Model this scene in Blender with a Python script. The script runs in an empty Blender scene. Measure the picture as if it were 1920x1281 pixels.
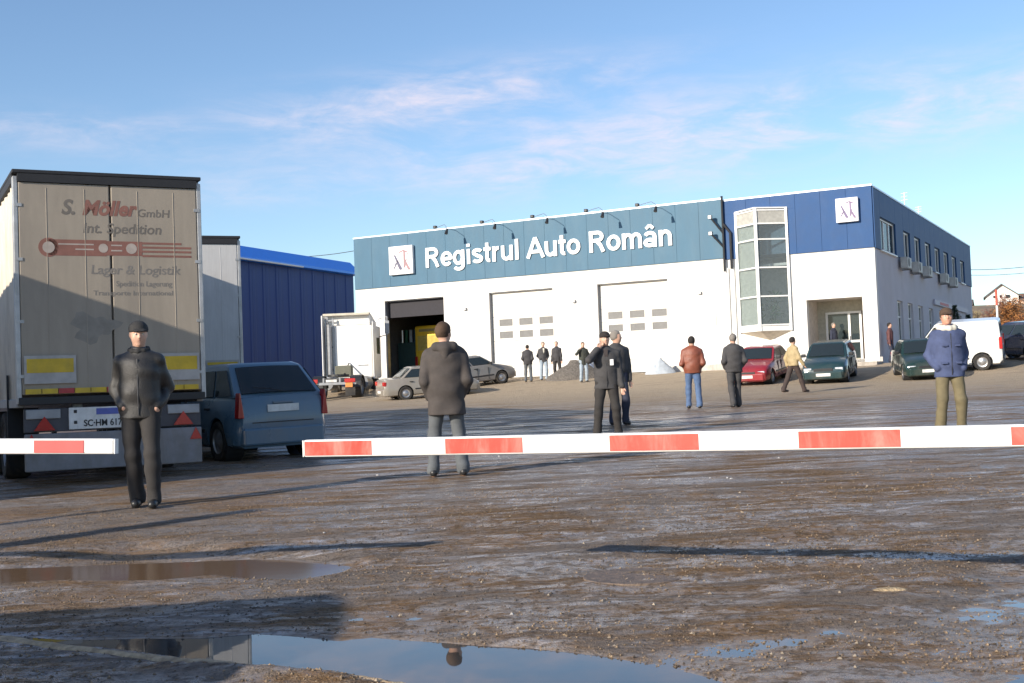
import bpy, bmesh, math, random
import numpy as np
from mathutils import Vector, Matrix
random.seed(7); np.random.seed(7)
S = bpy.context.scene
COL = S.collection
R_ = math.radians

# ---------------------------------------------------------------- camera
FPX = 2330.0
CAMZ = 1.16
PITCH = math.atan(92/FPX); ROLL = -math.atan(.0376)
cam_d = bpy.data.cameras.new('camera'); cam = bpy.data.objects.new('camera', cam_d); COL.objects.link(cam)
cam_d.sensor_width = 36; cam_d.lens = FPX/1920*36; cam_d.clip_start = .1; cam_d.clip_end = 3000
CR = Matrix.Rotation(math.pi/2+PITCH, 3, 'X') @ Matrix.Rotation(ROLL, 3, 'Z')
cam.matrix_world = Matrix.Translation((0, 0, CAMZ)) @ CR.to_4x4()
S.camera = cam

# ---------------------------------------------------------------- sun and sky
SUN_AZ = R_(42.0)      # shadows fall 40 degrees away from straight right
SUN_EL = R_(19.5)
sun_to = Vector((-math.cos(SUN_AZ)*math.cos(SUN_EL), -math.sin(SUN_AZ)*math.cos(SUN_EL), math.sin(SUN_EL)))
sd = bpy.data.lights.new('sun', 'SUN'); sd.energy = 5.0; sd.angle = R_(.5); sd.color = (1, .90, .76)
so = bpy.data.objects.new('sun', sd); COL.objects.link(so)
so.rotation_euler = sun_to.to_track_quat('Z', 'Y').to_euler()
so.location = (-40, -30, 30)
world = bpy.data.worlds.new('World'); S.world = world; world.use_nodes = True
S.view_settings.view_transform = 'Standard'; S.view_settings.look = 'None'
S.view_settings.exposure = 0.42; S.view_settings.gamma = 1; S.view_settings.use_curve_mapping = False

class NT:
    """small helper for node trees"""
    def __init__(s, tree): s.t = tree; tree.nodes.clear()
    def n(s, typ, **kw):
        nd = s.t.nodes.new(typ)
        ins = kw.pop('ins', {})
        for k, v in kw.items(): setattr(nd, k, v)
        for k, v in ins.items():
            if isinstance(v, bpy.types.NodeSocket): s.t.links.new(v, nd.inputs[k])
            else: nd.inputs[k].default_value = v
        return nd
    def l(s, a, b): s.t.links.new(a, b)
    def m(s, op, a, b=0.0, c=None, clamp=False):
        nd = s.t.nodes.new('ShaderNodeMath'); nd.operation = op; nd.use_clamp = clamp
        for i, v in enumerate((a, b) if c is None else (a, b, c)):
            if isinstance(v, bpy.types.NodeSocket): s.t.links.new(v, nd.inputs[i])
            else: nd.inputs[i].default_value = v
        return nd.outputs[0]
    def mix(s, f, a, b, mode='MIX'):
        nd = s.t.nodes.new('ShaderNodeMix'); nd.data_type = 'RGBA'; nd.blend_type = mode
        for k, v in ((0, f), (6, a), (7, b)):
            if isinstance(v, bpy.types.NodeSocket): s.t.links.new(v, nd.inputs[k])
            else: nd.inputs[k].default_value = v if k == 0 else (*v[:3], 1)
        return nd.outputs[2]
    def noise(s, vec, scale, detail=4, rough=.55, dist=0.0):
        nd = s.n('ShaderNodeTexNoise', ins={'Scale': scale, 'Detail': detail, 'Roughness': rough, 'Distortion': dist})
        if vec is not None: s.l(vec, nd.inputs['Vector'])
        return nd.outputs['Fac']
    def ramp(s, f, a, b):
        nd = s.n('ShaderNodeMapRange', ins={'From Min': a, 'From Max': b}); nd.interpolation_type = 'SMOOTHSTEP'
        s.l(f, nd.inputs['Value']); return nd.outputs['Result']
    def mapping(s, vec, sc=(1, 1, 1), rot=(0, 0, 0), loc=(0, 0, 0)):
        nd = s.n('ShaderNodeMapping', ins={'Scale': sc, 'Rotation': rot, 'Location': loc}); s.l(vec, nd.inputs['Vector']); return nd.outputs[0]

def build_world():
    w = NT(world.node_tree)
    out = w.n('ShaderNodeOutputWorld'); bg = w.n('ShaderNodeBackground', ins={'Strength': .115}); w.l(bg.outputs[0], out.inputs[0])
    sky = w.n('ShaderNodeTexSky'); sky.sky_type = 'NISHITA'; sky.sun_disc = False
    sky.sun_elevation = SUN_EL; sky.sun_rotation = math.atan2(sun_to.x, sun_to.y) % (2*math.pi)
    sky.altitude = 300; sky.air_density = 1.0; sky.dust_density = .35; sky.ozone_density = 2.2
    tc = w.n('ShaderNodeTexCoord'); sp = w.n('ShaderNodeSeparateXYZ'); w.l(tc.outputs['Generated'], sp.inputs[0])
    az = w.m('ARCTAN2', sp.outputs[0], sp.outputs[1]); el = w.m('ARCSINE', sp.outputs[2])
    cv = w.n('ShaderNodeCombineXYZ'); w.l(az, cv.inputs[0]); w.l(el, cv.inputs[1])
    v1 = w.mapping(cv.outputs[0], (6, 22, 1), (0, 0, R_(7)))
    n1 = w.noise(v1, 1.6, 8, .62, .6)
    n2 = w.noise(w.mapping(cv.outputs[0], (16, 60, 1), (0, 0, R_(8))), 1.8, 6, .65, .4)
    def blob(ca, ce, ra, re, slope):
        da = w.m('DIVIDE', w.m('SUBTRACT', az, ca), ra)
        de = w.m('DIVIDE', w.m('SUBTRACT', w.m('SUBTRACT', el, ce), w.m('MULTIPLY', w.m('SUBTRACT', az, ca), slope)), re)
        q = w.m('ADD', w.m('MULTIPLY', da, da), w.m('MULTIPLY', de, de))
        return w.m('EXPONENT', w.m('MULTIPLY', q, -1.0))
    b = w.m('ADD', blob(-.045, .236, .14, .020, .09), blob(.21, .200, .32, .030, .03))
    b = w.m('ADD', b, w.m('MULTIPLY', blob(-.33, .208, .16, .014, 0), .45))
    b = w.m('ADD', b, w.m('MULTIPLY', blob(-.20, .163, .08, .012, 0), .4))
    b = w.m('ADD', b, w.m('MULTIPLY', blob(.06, .168, .12, .016, 0), .5))
    far = w.m('MULTIPLY', w.ramp(w.m('ABSOLUTE', az), .55, .9), .16)
    b = w.m('ADD', b, far)
    tex = w.m('MULTIPLY', w.ramp(n1, .32, .66), w.m('ADD', .50, w.m('MULTIPLY', w.ramp(n2, .32, .66), .55)))
    dens = w.m('MULTIPLY', b, tex, clamp=True)
    dens = w.m('MULTIPLY', dens, w.ramp(el, .02, .09))
    dens = w.m('MULTIPLY', dens, .80)
    tint = w.mix(1.0, sky.outputs[0], SKY_TINT, 'MULTIPLY')
    col = w.mix(dens, tint, CLOUD)
    w.l(col, bg.inputs['Color'])
SKY_TINT = (1.07, 1.12, 1.20)
CLOUD = (6.0, 5.5, 6.2)
build_world()

# ---------------------------------------------------------------- materials
MATS = {}
def mat(name, col, rough=.6, metal=0., var=.12, scale=6., bump=.0, bscale=60., spec=.5, dirt=None, dirt_amt=0., coat=0., stretch=(1, 1, 1)):
    if name in MATS: return MATS[name]
    m = bpy.data.materials.new(name); m.use_nodes = True; w = NT(m.node_tree)
    out = w.n('ShaderNodeOutputMaterial'); p = w.n('ShaderNodeBsdfPrincipled', ins={'Roughness': rough, 'Metallic': metal, 'Specular IOR Level': spec, 'Coat Weight': coat, 'Coat Roughness': .08})
    w.l(p.outputs[0], out.inputs[0])
    tc = w.n('ShaderNodeTexCoord').outputs['Object']
    v = w.mapping(tc, stretch)
    f = w.noise(v, scale, 6, .6)
    c = w.mix(w.ramp(f, .3, .7), tuple(max(0, x*(1-var)) for x in col), tuple(min(1, x*(1+var)) for x in col))
    if dirt is not None:
        g = w.ramp(w.noise(w.mapping(tc, (1, 1, .35)), scale*.45, 8, .7, .5), .42, .72)
        c = w.mix(w.m('MULTIPLY', g, dirt_amt), c, dirt)
    w.l(c, p.inputs['Base Color'])
    w.l(w.m('ADD', rough-.06, w.m('MULTIPLY', f, .12)), p.inputs['Roughness'])
    if bump:
        bn = w.n('ShaderNodeBump', ins={'Strength': bump, 'Distance': .02}); w.l(w.noise(v, bscale, 4), bn.inputs['Height']); w.l(bn.outputs[0], p.inputs['Normal'])
    MATS[name] = m; return m

def glassmat(name, col=(.02, .03, .035), alpha=.75, rough=.03, tint=(.6, .7, .72)):
    if name in MATS: return MATS[name]
    m = bpy.data.materials.new(name); m.use_nodes = True; w = NT(m.node_tree)
    out = w.n('ShaderNodeOutputMaterial')
    p = w.n('ShaderNodeBsdfPrincipled', ins={'Base Color': (*col, 1), 'Roughness': rough, 'IOR': 1.5})
    t = w.n('ShaderNodeBsdfTransparent', ins={'Color': (*tint, 1)})
    mx = w.n('ShaderNodeMixShader', ins={'Fac': alpha}); w.l(t.outputs[0], mx.inputs[1]); w.l(p.outputs[0], mx.inputs[2])
    w.l(mx.outputs[0], out.inputs[0]); MATS[name] = m; return m

def emis(name, col, st):
    if name in MATS: return MATS[name]
    m = bpy.data.materials.new(name); m.use_nodes = True; w = NT(m.node_tree)
    out = w.n('ShaderNodeOutputMaterial'); p = w.n('ShaderNodeBsdfPrincipled', ins={'Base Color': (*col, 1), 'Emission Color': (*col, 1), 'Emission Strength': st, 'Roughness': .3})
    w.l(p.outputs[0], out.inputs[0]); MATS[name] = m; return m

M_white_wall = mat('white_render', (.72, .705, .675), .8, var=.03, scale=1.2, bump=.15, bscale=90, dirt=(.45, .42, .38), dirt_amt=.16)
M_band_light = mat('cladding_teal', (.052, .132, .205), .55, var=.05, scale=2, spec=.3, dirt=(.2, .3, .36), dirt_amt=.10, stretch=(1, 1, .3))
M_band_dark = mat('cladding_blue', (.012, .064, .19), .55, var=.05, scale=2, spec=.25, dirt=(.08, .15, .3), dirt_amt=.12)
M_trim = mat('metal_trim', (.55, .60, .66), .35, .3)
M_frame = mat('white_frame', (.80, .80, .78), .35, var=.03)
M_joint = mat('joint', (.06, .09, .13), .8)
M_letters = mat('letter_white', (.85, .85, .85), .45, var=.02)
M_black = mat('black_paint', (.02, .021, .024), .5)
M_rubber = mat('rubber', (.022, .022, .023), .85, bump=.3, dirt=(.14, .11, .08), dirt_amt=.5)
M_steel = mat('steel_grey', (.30, .31, .33), .45, .6, dirt=(.15, .12, .09), dirt_amt=.3)
M_chrome = mat('chrome', (.65, .65, .67), .22, .9)
M_rim = mat('rim_metal', (.42, .42, .43), .38, .7, dirt=(.16, .13, .1), dirt_amt=.4)
M_glass = glassmat('window_glass', (.04, .055, .065), .55, tint=(.75, .82, .82))
M_darkglass = glassmat('dark_glass', (.030, .042, .05), .74, tint=(.5, .6, .62))
M_plate = mat('plate_white', (.72, .72, .70), .4, dirt=(.25, .2, .15), dirt_amt=.4)
M_red_lamp = mat('lamp_red', (.42, .02, .02), .2, spec=.7)
M_orange_lamp = emis('lamp_orange', (.9, .28, .05), .0)
M_clear_lamp = mat('lamp_clear', (.62, .64, .66), .12, .2)
M_skin = mat('skin', (.60, .36, .26), .55, var=.07, scale=20)
M_skin2 = mat('skin_ruddy', (.55, .29, .20), .55, var=.08, scale=20)
M_conc = mat('concrete', (.42, .38, .33), .9, var=.15, bump=.4, bscale=40, dirt=(.2, .16, .12), dirt_amt=.5)

# ---------------------------------------------------------------- mesh helpers
class MB:
    def __init__(s): s.v = []; s.f = []; s.T = None
    def add(s, vs, fs):
        o = len(s.v); s.v += [tuple(v) for v in vs]; s.f += [tuple(i+o for i in f) for f in fs]; return s
    def box(s, x0, x1, y0, y1, z0, z1, rot=None, piv=None):
        vs = [Vector((x, y, z)) for z in (z0, z1) for y in (y0, y1) for x in (x0, x1)]
        if rot is not None:
            p = Vector(piv) if piv is not None else Vector(((x0+x1)/2, (y0+y1)/2, (z0+z1)/2))
            vs = [p + rot @ (v-p) for v in vs]
        return s.add(vs, [(0, 2, 3, 1), (4, 5, 7, 6), (0, 1, 5, 4), (1, 3, 7, 5), (3, 2, 6, 7), (2, 0, 4, 6)])
    def cyl(s, a, b, r, r2=None, n=12, caps=True):
        a = Vector(a); b = Vector(b); r2 = r if r2 is None else r2
        d = (b-a).normalized(); u = d.orthogonal().normalized(); w = d.cross(u)
        vs = []
        for c, rr in ((a, r), (b, r2)):
            for i in range(n):
                t = 2*math.pi*i/n; vs.append(c + (u*math.cos(t)+w*math.sin(t))*rr)
        fs = [(i, (i+1) % n, n+(i+1) % n, n+i) for i in range(n)]
        if caps: fs += [tuple(range(n-1, -1, -1)), tuple(range(n, 2*n))]
        return s.add(vs, fs)
    def tube(s, pts, r, n=8):
        pts = [Vector(p) for p in pts]; rs = r if isinstance(r, (list, tuple)) else [r]*len(pts); vs = []
        u = None
        for i, p in enumerate(pts):
            d = (pts[min(i+1, len(pts)-1)]-pts[max(i-1, 0)]).normalized()
            u = d.orthogonal().normalized() if u is None else (u-d*u.dot(d)).normalized()
            w = d.cross(u)
            for k in range(n):
                t = 2*math.pi*k/n; vs.append(p+(u*math.cos(t)+w*math.sin(t))*rs[i])
        fs = [(i*n+k, i*n+(k+1) % n, (i+1)*n+(k+1) % n, (i+1)*n+k) for i in range(len(pts)-1) for k in range(n)]
        fs += [tuple(range(n-1, -1, -1)), tuple(range((len(pts)-1)*n, len(pts)*n))]
        return s.add(vs, fs)
    def lathe(s, prof, axis='x', n=28, c=(0, 0, 0)):   # prof: (radius, along)
        vs = []
        for r, a in prof:
            for i in range(n):
                t = 2*math.pi*i/n; y, z = r*math.cos(t), r*math.sin(t)
                p = {'x': (a, y, z), 'y': (y, a, z), 'z': (y, z, a)}[axis]
                vs.append((p[0]+c[0], p[1]+c[1], p[2]+c[2]))
        fs = [(j*n+i, j*n+(i+1) % n, (j+1)*n+(i+1) % n, (j+1)*n+i) for j in range(len(prof)-1) for i in range(n)]
        return s.add(vs, fs)
    def prism(s, poly, y0, y1, axis='y'):
        n = len(poly)
        def P(a, b, t): return {'y': (a, t, b), 'x': (t, a, b), 'z': (a, b, t)}[axis]
        vs = [P(a, b, y0) for a, b in poly]+[P(a, b, y1) for a, b in poly]
        fs = [(i, (i+1) % n, n+(i+1) % n, n+i) for i in range(n)]+[tuple(range(n-1, -1, -1)), tuple(range(n, 2*n))]
        return s.add(vs, fs)
    def ico(s, c, r, sub=1, jit=0., sc=(1, 1, 1)):
        bm = bmesh.new(); bmesh.ops.create_icosphere(bm, subdivisions=sub, radius=1)
        vs = [(c[0]+v.co.x*r*sc[0]*(1+random.uniform(-jit, jit)), c[1]+v.co.y*r*sc[1]*(1+random.uniform(-jit, jit)), c[2]+v.co.z*r*sc[2]*(1+random.uniform(-jit, jit))) for v in bm.verts]
        fs = [tuple(v.index for v in f.verts) for f in bm.faces]; bm.free(); return s.add(vs, fs)
    def patch(s, c4, u0, u1, v0, v1, th=.012, off=.004, nu=4, nv=3, bulge=0.):
        """thin solid panel on the bilinear patch c4 = (bottom-left, bottom-right, top-right, top-left)"""
        A, B, C, D = [Vector(p) for p in c4]; N = (B-A).cross(D-A).normalized()
        def P(u, v): return A*(1-u)*(1-v)+B*u*(1-v)+C*u*v+D*(1-u)*v + N*bulge*(4*u*(1-u))
        vs = []
        for o in (off, off+th):
            for j in range(nv+1):
                for i in range(nu+1): vs.append(P(u0+(u1-u0)*i/nu, v0+(v1-v0)*j/nv)+N*o)
        m = (nu+1)*(nv+1); fs = []
        for j in range(nv):
            for i in range(nu):
                a = j*(nu+1)+i; q = (a, a+1, a+nu+2, a+nu+1); fs.append(tuple(m+k for k in q)); fs.append(q[::-1])
        bd = [i for i in range(nu)]+[nu+j*(nu+1) for j in range(nv)]+[nv*(nu+1)+nu-i for i in range(nu)]+[(nv-j)*(nu+1) for j in range(nv)]
        for k in range(len(bd)):
            a, b = bd[k], bd[(k+1) % len(bd)]; fs.append((a, b, m+b, m+a))
        return s.add(vs, fs)
    def mesh(s, name, smooth=False, bevel=0., angle=35):
        me = bpy.data.meshes.new(name); me.from_pydata(s.v, [], s.f)
        bm = bmesh.new(); bm.from_mesh(me)
        bmesh.ops.recalc_face_normals(bm, faces=bm.faces)
        if bevel: bmesh.ops.bevel(bm, geom=[e for e in bm.edges if len(e.link_faces) == 2 and e.calc_face_angle(0) > R_(30)], offset=bevel, segments=2, affect='EDGES', profile=.5, clamp_overlap=True)
        bm.to_mesh(me); bm.free()
        if smooth:
            me.shade_smooth(); me.set_sharp_from_angle(angle=R_(angle))
        return me
    def build(s, name, m, parent=None, smooth=False, bevel=0., loc=(0, 0, 0), rz=0., angle=35):
        return obj(name, s.mesh(name, smooth, bevel, angle), m, parent, loc, rz)

def obj(name, me, m=None, parent=None, loc=(0, 0, 0), rz=0.):
    o = bpy.data.objects.new(name, me); COL.objects.link(o)
    if m is not None and len(me.materials) == 0: me.materials.append(m)
    o.parent = parent; o.location = loc; o.rotation_euler = (0, 0, rz); return o
def tag(o, label=None, cat=None, group=None, kind=None):
    if label: o['label'] = label
    if cat: o['category'] = cat
    if group: o['group'] = group
    if kind: o['kind'] = kind
    return o
def thing(name, label, cat, loc=(0, 0, 0), rz=0., group=None):
    o = bpy.data.objects.new(name, None); COL.objects.link(o); o.empty_display_size = .3
    o.location = loc; o.rotation_euler = (0, 0, rz); return tag(o, label, cat, group)
def copy_tree(o, parent=None):
    c = o.copy(); COL.objects.link(c); c.parent = parent
    for ch in o.children: copy_tree(ch, c)
    return c
def text_mesh(body, size, extrude=.01, offset=0., align='LEFT', shear=0., sx=1., sp=1.):
    cu = bpy.data.curves.new('t', 'FONT'); cu.body = body; cu.size = size; cu.extrude = extrude; cu.offset = offset
    cu.align_x = align; cu.shear = shear; cu.space_character = sp; cu.resolution_u = 4
    o = bpy.data.objects.new('t', cu); COL.objects.link(o)
    dg = bpy.context.evaluated_depsgraph_get(); me = bpy.data.meshes.new_from_object(o.evaluated_get(dg))
    bpy.data.objects.remove(o); bpy.data.curves.remove(cu); me.materials.clear()
    # text lies in XY; stand it upright facing -Y
    for v in me.vertices: v.co = Vector((v.co.x*sx, -v.co.z, v.co.y))
    return me

# ---------------------------------------------------------------- terrain height
PV = [-80, -48.3, -45.7, -42.3, -35, -25.8, -16, -7.8, -5.7, -3.4, -.6, 0, 400]
PZ = [0, 0, .1, .18, .33, .53, .7, 1.0, 1.2, 1.5, 1.74, 1.76, 1.76]
BC = (15.766, 53.4); BA = R_(27.6)
UX = (math.cos(BA), -math.sin(BA)); UY = (math.sin(BA), math.cos(BA))
def base_h(x, y):
    v = (x-BC[0])*UY[0]+(y-BC[1])*UY[1]
    return np.interp(v, PV, PZ)*.5+.25*(np.interp(v-1, PV, PZ)+np.interp(v+1, PV, PZ))
def gz(x, y): return float(base_h(x, y))

def vnoise(x, y, seed=0):
    xi = np.floor(x).astype(int); yi = np.floor(y).astype(int); fx = x-xi; fy = y-yi
    def h(a, b):
        n = (a*374761393+b*668265263+seed*974634777) & 0x7fffffff
        n = ((n ^ (n >> 13))*1274126177) & 0x7fffffff
        return ((n ^ (n >> 16)) & 0xffff)/65535.
    u = fx*fx*(3-2*fx); v = fy*fy*(3-2*fy)
    return (h(xi, yi)*(1-u)+h(xi+1, yi)*u)*(1-v)+(h(xi, yi+1)*(1-u)+h(xi+1, yi+1)*u)*v
def fbm(x, y, oct=4, seed=0):
    s = 0; a = .5
    for i in range(oct): s = s+a*(vnoise(x, y, seed+i)-.5); x = x*2.03+11.7; y = y*2.03-5.3; a *= .5
    return s
def sdist(px, py, poly):
    """signed distance to polygon, negative inside"""
    d = np.full(px.shape, 1e9); ins = np.zeros(px.shape, bool); n = len(poly)
    for i in range(n):
        ax, ay = poly[i]; bx, by = poly[(i+1) % n]; ex, ey = bx-ax, by-ay
        t = np.clip(((px-ax)*ex+(py-ay)*ey)/(ex*ex+ey*ey), 0, 1)
        d = np.minimum(d, np.hypot(px-ax-t*ex, py-ay-t*ey))
        c = ((ay > py) != (by > py)) & (px < (bx-ax)*(py-ay)/((by-ay) if by != ay else 1e-9)+ax); ins ^= c
    return np.where(ins, -d, d)
def ray(px, py): return CR @ Vector(((px-960)/FPX, -(py-640.5)/FPX, -1))
def g0(px, py, z=0.):
    d = ray(px, py); t = (z-CAMZ)/d.z; return (d.x*t, d.y*t)
PUD_MAIN = [g0(*p) for p in [(-500, 1150), (120, 1195), (380, 1192), (480, 1184), (640, 1196), (700, 1188), (790, 1198), (900, 1206), (1000, 1211), (1130, 1226), (1240, 1246), (1330, 1266), (1400, 1292), (1500, 1420), (1200, 1500), (900, 1330), (740, 1276), (640, 1259), (440, 1240), (200, 1210), (-200, 1180)]]
PUD_LEFT = [g0(*p) for p in [(-260, 1100), (0, 1092), (120, 1086), (300, 1087), (400, 1076), (470, 1083), (560, 1085), (640, 1072), (668, 1060), (600, 1050), (480, 1046), (400, 1036), (250, 1031), (120, 1045), (0, 1058), (-260, 1068)]]
WET = [g0(*p) for p in [(1600, 1300), (1610, 1230), (1660, 1180), (1740, 1110), (1800, 1070), (1990, 1060), (2150, 1100), (2300, 1290), (1900, 1420)]]
WET3 = [g0(*p) for p in [(900, 1115), (1000, 1085), (1180, 1110), (1330, 1080), (1420, 1100), (1300, 1150), (1100, 1150)]]
WET2 = [g0(*p) for p in [(560, 1205), (560, 1160), (640, 1125), (780, 1120), (900, 1145), (900, 1180), (800, 1200)]]

def ground_h(x, y):
    h = base_h(x, y)
    d = np.hypot(x, y)
    near = np.clip((60-d)/45, 0, 1)
    h = h + near*(.020*fbm(x*.9, y*.9, 4, 3) + .022*fbm(x*5, y*5, 3, 9)*np.clip((25-d)/18, 0, 1))
    # ruts and tyre tracks running up to the right
    a = R_(24); tr = -x*math.sin(a)+y*math.cos(a)
    h = h + near*.009*np.sin(tr*5.2+fbm(x*.5, y*.5, 2, 21)*7)*np.clip((x+2)/3, 0, 1)
    m = (np.abs(x) < 9) & (y > 3) & (y < 14)
    px, py = x[m], y[m]; hh = h[m]
    rg = fbm(px*2.2, py*2.2, 4, 5)*.22
    for poly, dep, k, wl in ((PUD_MAIN, .07, .30, -.012), (PUD_LEFT, .04, .16, -.008)):
        s = sdist(px, py, poly)+rg*(.18 if poly is PUD_MAIN else .35)
        hh = np.where(s < .25, np.minimum(hh, hh*np.clip((s-.05)/.2, 0, 1)+(wl+np.clip(s*k, -dep, .03))*(1-np.clip((s-.05)/.2, 0, 1))), hh)
    # near bank, slightly raised lip of soil
    s = sdist(px, py, PUD_MAIN); lip = np.exp(-((s-.14)/.09)**2)*(py < 5.03-.35*px)*(px < .0)
    hh = hh+lip*.03
    for poly, amp, wl in ((WET, .018, -.012), (WET2, .016, -.012)):
        s = sdist(px, py, poly); w = np.clip(-s/.35+.2, 0, 1)
        hh = hh*(1-w)+w*(wl+.0048+amp*1.3*fbm(px*3.2, py*5.5, 4, 31)+.012*fbm(px*14, py*14, 2, 37))
    h = h.copy(); h[m] = hh
    return h

def axis(lo, hi, d0, d1, step, grow, far):
    a = list(np.arange(d0, d1, step)); s = step; v = d1
    while v < hi: a.append(v); s = min(s*grow, far); v += s
    a.append(hi); s = step; v = d0-step
    while v > lo: a.insert(0, v); s = min(s*grow, far); v -= s
    a.insert(0, lo); return np.array(a)
gx = axis(-1500, 1500, -4.2, 4.6, .035, 1.07, 60); gy = axis(-400, 2500, 4.6, 11.5, .035, 1.045, 60)
X, Y = np.meshgrid(gx, gy); Z = ground_h(X, Y)
nx, ny = len(gx), len(gy)
me = bpy.data.meshes.new('ground')
vs = np.stack([X, Y, Z], -1).reshape(-1, 3)
i = (np.arange(ny-1)[:, None]*nx+np.arange(nx-1)[None]).ravel()
fs = np.stack([i, i+1, i+nx+1, i+nx], -1)
me.vertices.add(len(vs)); me.vertices.foreach_set('co', vs.ravel())
me.loops.add(fs.size); me.loops.foreach_set('vertex_index', fs.ravel())
me.polygons.add(len(fs)); me.polygons.foreach_set('loop_start', np.arange(0, fs.size, 4)); me.update(calc_edges=True)
me.shade_smooth()

def ground_material():
    m = bpy.data.materials.new('wet_dirt_yard'); m.use_nodes = True; w = NT(m.node_tree)
    out = w.n('ShaderNodeOutputMaterial'); p = w.n('ShaderNodeBsdfPrincipled'); w.l(p.outputs[0], out.inputs[0])
    pos = w.n('ShaderNodeTexCoord').outputs['Object']
    sp = w.n('ShaderNodeSeparateXYZ'); w.l(pos, sp.inputs[0]); x, y, z = sp.outputs
    v = w.m('ADD', w.m('MULTIPLY', w.m('SUBTRACT', x, BC[0]), UY[0]), w.m('MULTIPLY', w.m('SUBTRACT', y, BC[1]), UY[1]))
    str_v = w.mapping(pos, (.55, 2.6, 1), (0, 0, R_(-24)))
    n_big = w.noise(pos, .55, 7, .6, .8); n_str = w.noise(str_v, 1.3, 8, .68, 1.2); n_mid = w.noise(pos, 3.5, 8, .7, .4)
    n_fine = w.noise(pos, 30, 5, .75); n_peb = w.noise(pos, 85, 3, .7)
    vor = w.n('ShaderNodeTexVoronoi', ins={'Scale': 55.}); w.l(pos, vor.inputs['Vector'])
    brown = (.220, .134, .066); grey = (.250, .208, .178); dark = (.070, .054, .042); pale = (.56, .55, .57); sand = (.46, .37, .265); och = (.29, .162, .064)
    c = w.mix(w.ramp(w.m('ADD', w.m('MULTIPLY', n_big, .6), w.m('MULTIPLY', n_str, .40)), .44, .54), brown, grey)
    c = w.mix(w.m('MULTIPLY', w.ramp(n_mid, .50, .68), .75), c, och)
    c = w.mix(w.m('MULTIPLY', w.ramp(n_str, .56, .72), .7), c, dark)
    ice = w.m('MULTIPLY', w.ramp(w.noise(str_v, 2.2, 9, .78, .8), .50, .62), w.ramp(w.noise(pos, .42, 3, .5), .42, .56))
    ice = w.m('MULTIPLY', ice, w.ramp(n_mid, .38, .60))
    c = w.mix(w.m('MULTIPLY', ice, .85), c, pale)
    blot = w.noise(w.mapping(pos, (.8, 1.5, 1), (0, 0, R_(-15))), 7.5, 7, .72, .6)
    c = w.mix(w.m('MULTIPLY', w.ramp(blot, .50, .66), .55), c, dark)
    c = w.mix(w.m('MULTIPLY', w.ramp(blot, .46, .34), .45), c, (.30, .245, .20))
    # speckle of grit
    c = w.mix(w.m('MULTIPLY', w.ramp(n_fine, .52, .70), .75), c, (.34, .28, .215))
    c = w.mix(w.m('MULTIPLY', w.ramp(n_fine, .49, .32), .75), c, (.05, .038, .03))
    rv = w.m('MULTIPLY', w.ramp(vor.outputs['Distance'], .0, .14), 1.0)
    c = w.mix(w.m('MULTIPLY', w.m('SUBTRACT', 1.0, rv), .25), c, (.55, .5, .44))
    # drier, sandy yard near the building
    sandf = w.ramp(w.m('ADD', v, w.m('MULTIPLY', w.m('SUBTRACT', n_str, .5), 40.)), -27., -9.)
    sandc = w.mix(w.m('MULTIPLY', w.ramp(n_str, .50, .64), .85), sand, (.33, .26, .195))
    sandc = w.mix(w.m('MULTIPLY', w.ramp(n_mid, .45, .7), .4), sandc, (.46, .36, .26))
    c = w.mix(sandf, c, sandc)
    w.l(c, p.inputs['Base Color'])
    wet = w.m('MULTIPLY', w.ramp(w.noise(str_v, 1.1, 7, .62, .6), .43, .55), w.m('SUBTRACT', 1.0, sandf))
    icez = w.m('MULTIPLY', w.ramp(w.noise(w.mapping(pos, (.6, 2.2, 1)), 1.0, 6, .6), .46, .58), w.m('MULTIPLY', w.ramp(y, 15., 18.), w.m('SUBTRACT', 1.0, w.ramp(y, 26., 31.))))
    wet = w.m('MULTIPLY', wet, w.m('MAXIMUM', w.ramp(w.noise(pos, 9., 6, .7, .5), .42, .56), w.m('MULTIPLY', w.ramp(y, 9., 14.), .75)))
    wet = w.m('MAXIMUM', wet, icez)
    # low places hold a film of water
    low = w.m('SUBTRACT', 1.0, w.ramp(z, -.014, -.004)); 
    wet = w.m('MAXIMUM', w.m('MULTIPLY', wet, .85), w.m('MULTIPLY', low, .9))
    rgh = w.m('SUBTRACT', .80, w.m('MULTIPLY', wet, .66)); w.l(rgh, p.inputs['Roughness'])
    w.l(w.m('ADD', .12, w.m('MULTIPLY', wet, .62)), p.inputs['Specular IOR Level'])
    hgt = w.m('ADD', w.m('MULTIPLY', n_fine, 1.0), w.m('ADD', w.m('MULTIPLY', n_peb, .45), w.m('MULTIPLY', n_mid, 1.1)))
    bn = w.n('ShaderNodeBump', ins={'Distance': .05}); w.l(hgt, bn.inputs['Height'])
    w.l(w.m('SUBTRACT', .95, w.m('MULTIPLY', wet, .80)), bn.inputs['Strength'])
    w.l(bn.outputs[0], p.inputs['Normal']); return m
tag(obj('ground', me, ground_material()), kind='structure')

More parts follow.
